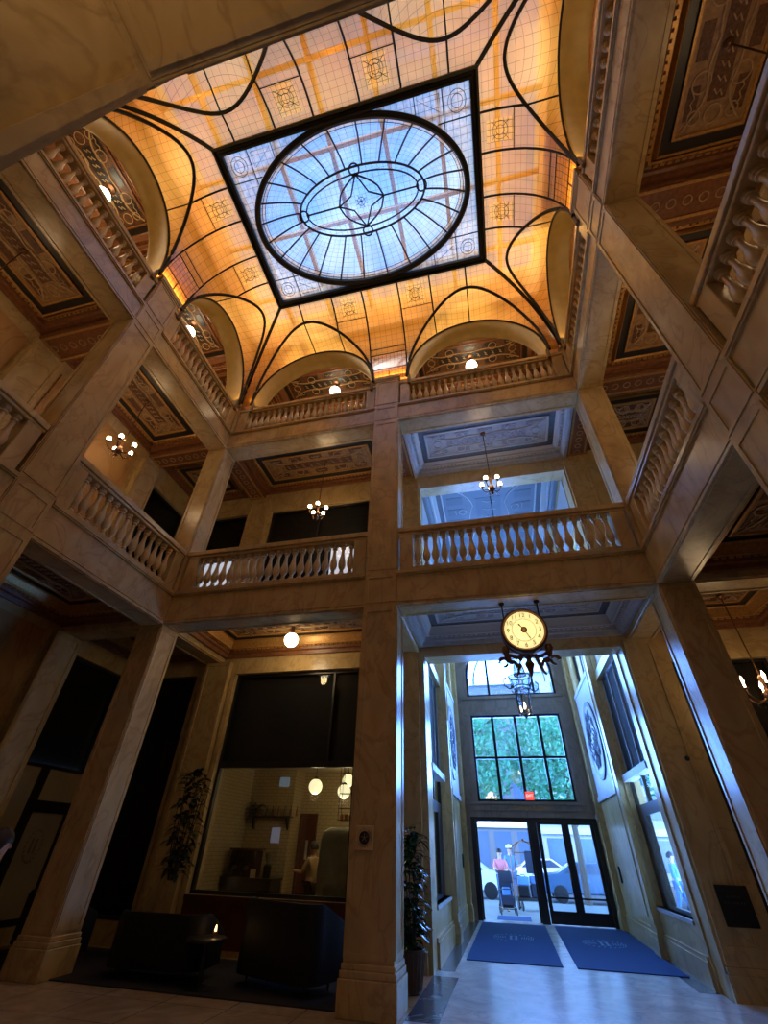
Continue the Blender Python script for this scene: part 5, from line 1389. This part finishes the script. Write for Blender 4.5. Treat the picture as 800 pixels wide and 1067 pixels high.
# stroller
e = empty('stroller', (-.38, 19.95, -.05), .1, 'dark folding stroller with a hood standing in front of the open door', 'stroller')
fr = MB()
for s in (-1, 1):
    x = s*.24
    fr.tube([(x, .42, 1.05), (x, .25, .85), (x, -.05, .45), (x, -.30, .12)], .016, 6); fr.tube([(x, .30, .10), (x, .0, .48), (x, -.02, .62)], .016, 6)
    fr.tube([(x, .42, 1.05), (x, .48, 1.08)], .02, 6)
    fr.tube([(x, -.26, .18), (x, .28, .16)], .012, 6)
fr.tube([(-.24, .48, 1.08), (.24, .48, 1.08)], .018, 6); fr.tube([(-.24, -.28, .15), (.24, -.28, .15)], .014, 6); fr.tube([(-.24, -.12, .62), (-.1, -.22, .64), (.1, -.22, .64), (.24, -.12, .62)], .016, 6)
fr.obj('frame', BLACK, e)
m = MB(); R = []
for i in range(9):
    a = PI*(.02+.62*i/8); R.append([(-.23+.46*j/6, .12-.30*math.cos(a)*-1*-1, .78+.30*math.sin(a)) for j in range(7)])
o = m.grid(R).obj('hood', NAVY, e, smooth=True); o.modifiers.new('t', 'SOLIDIFY').thickness = .012
m = MB(); m.grid([[(-.2+.4*j/4, y, z) for j in range(5)] for (y, z) in ((.28, 1.0), (.18, .6), (.10, .46), (-.14, .44), (-.22, .24))]); o = m.obj('seat', NAVY, e); o.modifiers.new('t', 'SOLIDIFY').thickness = .03
bevel(MB().box(-.13, .13, -.05, .12, .47, .68).obj('blanket', BLUEC, e), .03, 2)
bevel(MB().box(-.19, .19, -.1, .24, .16, .32).obj('basket', BLACK, e), .02)
for sx in (-1, 1):
    for (y, r) in ((-.31, .09), (.31, .11)):
        m = MB(); m.tube([(sx*.25, y+r*math.cos(2*PI*k/20), r+r*math.sin(2*PI*k/20)) for k in range(20)], .018, 6, closed=True)
        for k in range(5): m.tube([(sx*.25, y, r), (sx*.25, y+r*math.cos(2*PI*k/5), r+r*math.sin(2*PI*k/5))], .006, 4)
        m.obj('wheel', BLACK, e)
# luggage cart with birdcage top
e = empty('luggage_cart', (.42, 21.4, -.05), .25, 'hotel luggage cart with arched rails, loaded with bags', 'luggage cart')
m = MB(); m.box(-.52, .52, -.3, .3, .28, .36); m.obj('platform', IRON, e)
m = MB()
for sx in (-1, 1):
    for sy in (-1, 1):
        m.tube([(sx*.48, sy*.27, .36), (sx*.48, sy*.27, 1.5), (sx*.40, sy*.22, 1.78), (sx*.20, sy*.1, 1.93), (0, 0, 1.97)], .02, 8)
m.tube([(-.44, 0, 1.62), (.44, 0, 1.62)], .015, 6); m.lathe([(.03, 1.95), (.05, 2.0), (.01, 2.06)], 10); m.obj('arched_rails', BRONZE, e, smooth=True)
for sx in (-1, 1):
    for sy in (-1, 1):
        m = MB(); m.lathe([(.02, -.025), (.13, -.025), (.14, 0), (.13, .025), (.02, .025)], 18, c=(sx*.38, sy*.24, .14), ax='x'); m.obj('wheel', BLACK, e, smooth=True)
def bag(x, y, z, w, d, h, mat, label):
    b_ = empty('suitcase', (x, y, z), .1, label, 'bag', 'bags on the luggage cart')
    bevel(MB().box(-w/2, w/2, -d/2, d/2, 0, h).obj('shell', mat, b_), .04, 3); MB().tube([(-.08, 0, h-.01), (-.07, 0, h+.05), (.07, 0, h+.05), (.08, 0, h-.01)], .012, 6).obj('handle', BLACK, b_)
bag(.2, 21.3, .31, .46, .3, .32, BLACK, 'black suitcase lying at the left of the cart'); bag(.68, 21.45, .31, .42, .3, .36, NAVY, 'navy suitcase at the right of the cart'); bag(.24, 21.32, .64, .4, .28, .24, BLUEC, 'blue bag on top of the black suitcase'); bag(.66, 21.45, .68, .38, .26, .22, DENIM, 'denim blue bag on top of the navy suitcase')
o = empty('garment_bag', (.62, 21.42, .97), .2, 'dark garment bag hanging from the cart rail', 'garment bag'); bevel(MB().box(-.22, .22, -.06, .06, 0, .66).obj('fabric', NAVY, o), .04, 3); MB().tube([(0, 0, .65), (0, 0, .70), (.03, 0, .72)], .008, 5).obj('hook', IRON, o)

# ------------------------------------------------------------------ street outside
struct('ground', MB().box(-16, 22, VY+.5, 25, -.25, -.05), PAVE)
struct('road', MB().box(-60, 70, 25, 46, -.3, -.16), ROAD)
struct('pavement', MB().box(-60, 70, 46, 52, -.25, -.05), PAVE)
def building(x0, x1, y, d, h, mat, label, nx, nz, z1=3.2):
    e = empty('building', ((x0+x1)/2, y, -.05), 0, label, 'building')
    w = x1-x0
    MB().box(-w/2, w/2, 0, d, 0, h).obj('walls', mat, e); MB().box(-w/2-.3, w/2+.3, -.4, 0, h-.8, h).obj('cornice', PALE, e)
    MB().box(-w/2, w/2, -.25, 0, z1-.2, z1+.3).obj('string_course', PALE, e)
    for i in range(nx):
        for j in range(nz):
            x = -w/2+w*(i+.5)/nx; z = z1+1.0+(h-z1-2)*(j)/nz
            ww, hh = w/nx*.28, (h-z1-2)/nz*.33
            MB().box(x-ww, x+ww, -.06, 0, z, z+2*hh).obj('window', WINB, e)
    for i in range(nx):
        x = -w/2+w*(i+.5)/nx; MB().box(x-w/nx*.36, x+w/nx*.36, -.05, 0, .5, z1-.5).obj('shop_window', WINB, e)
building(-24, -6.5, 52, 12, 22, FACADE, 'pale building across the street on the left', 6, 5)
building(-6, 2.4, 52, 12, 17.2, FACADE2, 'blue grey building straight across the street', 4, 3, 3.6)
building(2.8, 14, 52, 12, 18.4, FACADE, 'pale building across the street on the right', 4, 5)
building(15.0, 34, 52, 12, 19, FACADE2, 'grey building across the street on the far right', 6, 4)
def car(x, y, rz, mat, label, L=4.6):
    e = empty('car', (x, y, -.16), rz, label, 'car', 'cars at the kerb')
    pr = [(-L/2, .35), (-L/2+.05, .75), (-L/2+.5, .92), (-L*.28, .98), (-L*.16, 1.38), (L*.16, 1.46), (L*.30, 1.05), (L/2-.1, .95), (L/2, .7), (L/2-.02, .32)]
    bevel(MB().prism(pr, -.88, .88, 'y').obj('car_body', mat, e), .08, 3)
    g = MB()
    for s in (-1, 1): g.prism([(-L*.24, 1.0), (-L*.15, 1.33), (L*.145, 1.40), (L*.26, 1.05)], s*.885, s*.895, 'y')
    g.obj('side_windows', WINB, e)
    for sx in (-.30, .31):
        for s in (-1, 1):
            m = MB(); m.lathe([(.05, s*.02), (.2, s*.03), (.31, s*.02), (.33, -s*.10), (.33, -s*.2)], 22, c=(L*sx, s*.87, .33), ax='y'); m.obj('wheel', BLACK, e, smooth=True)
    m = MB()
    for s in (-1, 1): m.box(L/2-.06, L/2+.01, s*.5, s*.8, .68, .8)
    m.obj('lamp', pbr('car_lamp', (.7, .2, .1), .3), e)
CARW = pbr('white_car_paint', (.7, .72, .74), .2); CARG = pbr('slate_car_paint', (.06, .12, .2), .2); CARB = pbr('black_car_paint', (.02, .03, .05), .2)
car(-2.6, 27.2, 0, CARW, 'pale car parked at the kerb left of the stroller'); car(3.4, 27.2, PI, CARG, 'slate blue car parked beyond the right hand doors', 5.0); car(9.2, 27.4, 0, CARB, 'black car parked farther right on the street'); car(-9, 27.3, 0, CARB, 'black car parked farther left on the street'); car(1.5, 36, 0, CARW, 'pale car driving on the far side of the street')
def tree(x, y, h, cr, label):
    e = empty('street_tree', (x, y, -.05), 0, label, 'tree', 'leafy street trees')
    m = MB(); m.tube([(0, 0, 0), (.05, 0, h*.25), (0, .05, h*.5), (.1, 0, h*.8)], [.16, .13, .10, .05], 8)
    for k in range(7):
        an = k*2.4; z = h*(.3+.07*k); m.tube([(0, 0, z), (cr*.5*math.cos(an), cr*.5*math.sin(an), z+cr*.45), (cr*.8*math.cos(an), cr*.8*math.sin(an), z+cr*.6)], [.06, .04, .02], 6)
    m.obj('trunk', BARK, e)
    l = MB(); c = Vector((0, 0, h*.66))
    for k in range(5200):
        v = Vector((random.gauss(0, 1), random.gauss(0, 1), random.gauss(0, 1))).normalized()*random.random()**.4
        p = c+Vector((v.x*cr, v.y*cr, v.z*h*.30)); s_ = random.uniform(.08, .17)
        a = Vector((random.uniform(-1, 1), random.uniform(-1, 1), random.uniform(-1, 1))).normalized(); bb = a.orthogonal().normalized()
        q = len(l.v); l.v += [tuple(p-a*s_), tuple(p+bb*s_*.6), tuple(p+a*s_), tuple(p-bb*s_*.6)]; l.f.append((q, q+1, q+2, q+3))
    l.obj('foliage', TREEL, e, recalc=False)
def leafmat():
    m = bpy.data.materials.new('street_leaf'); m.use_nodes = True; n = m.node_tree.nodes; l = m.node_tree.links; n.clear(); o = n.new('ShaderNodeOutputMaterial')
    d = n.new('ShaderNodeBsdfDiffuse'); t = n.new('ShaderNodeBsdfTranslucent'); mx = n.new('ShaderNodeMixShader'); mx.inputs[0].default_value = .5
    d.inputs[0].default_value = (.14, .40, .26, 1); t.inputs[0].default_value = (.18, .52, .24, 1)
    l.new(d.outputs[0], mx.inputs[1]); l.new(t.outputs[0], mx.inputs[2]); l.new(mx.outputs[0], o.inputs[0]); return m
TREEL = leafmat()
tree(-1.7, 24.3, 8.2, 2.6, 'leafy street tree seen through the left panes of the big window')
tree(2.75, 24.9, 8.3, 2.6, 'leafy street tree seen through the right panes of the big window')
tree(8.0, 24.3, 8.4, 2.6, 'leafy street tree seen through the right side window')
tree(-6.6, 24.3, 8.4, 2.4, 'leafy street tree farther left on the pavement')
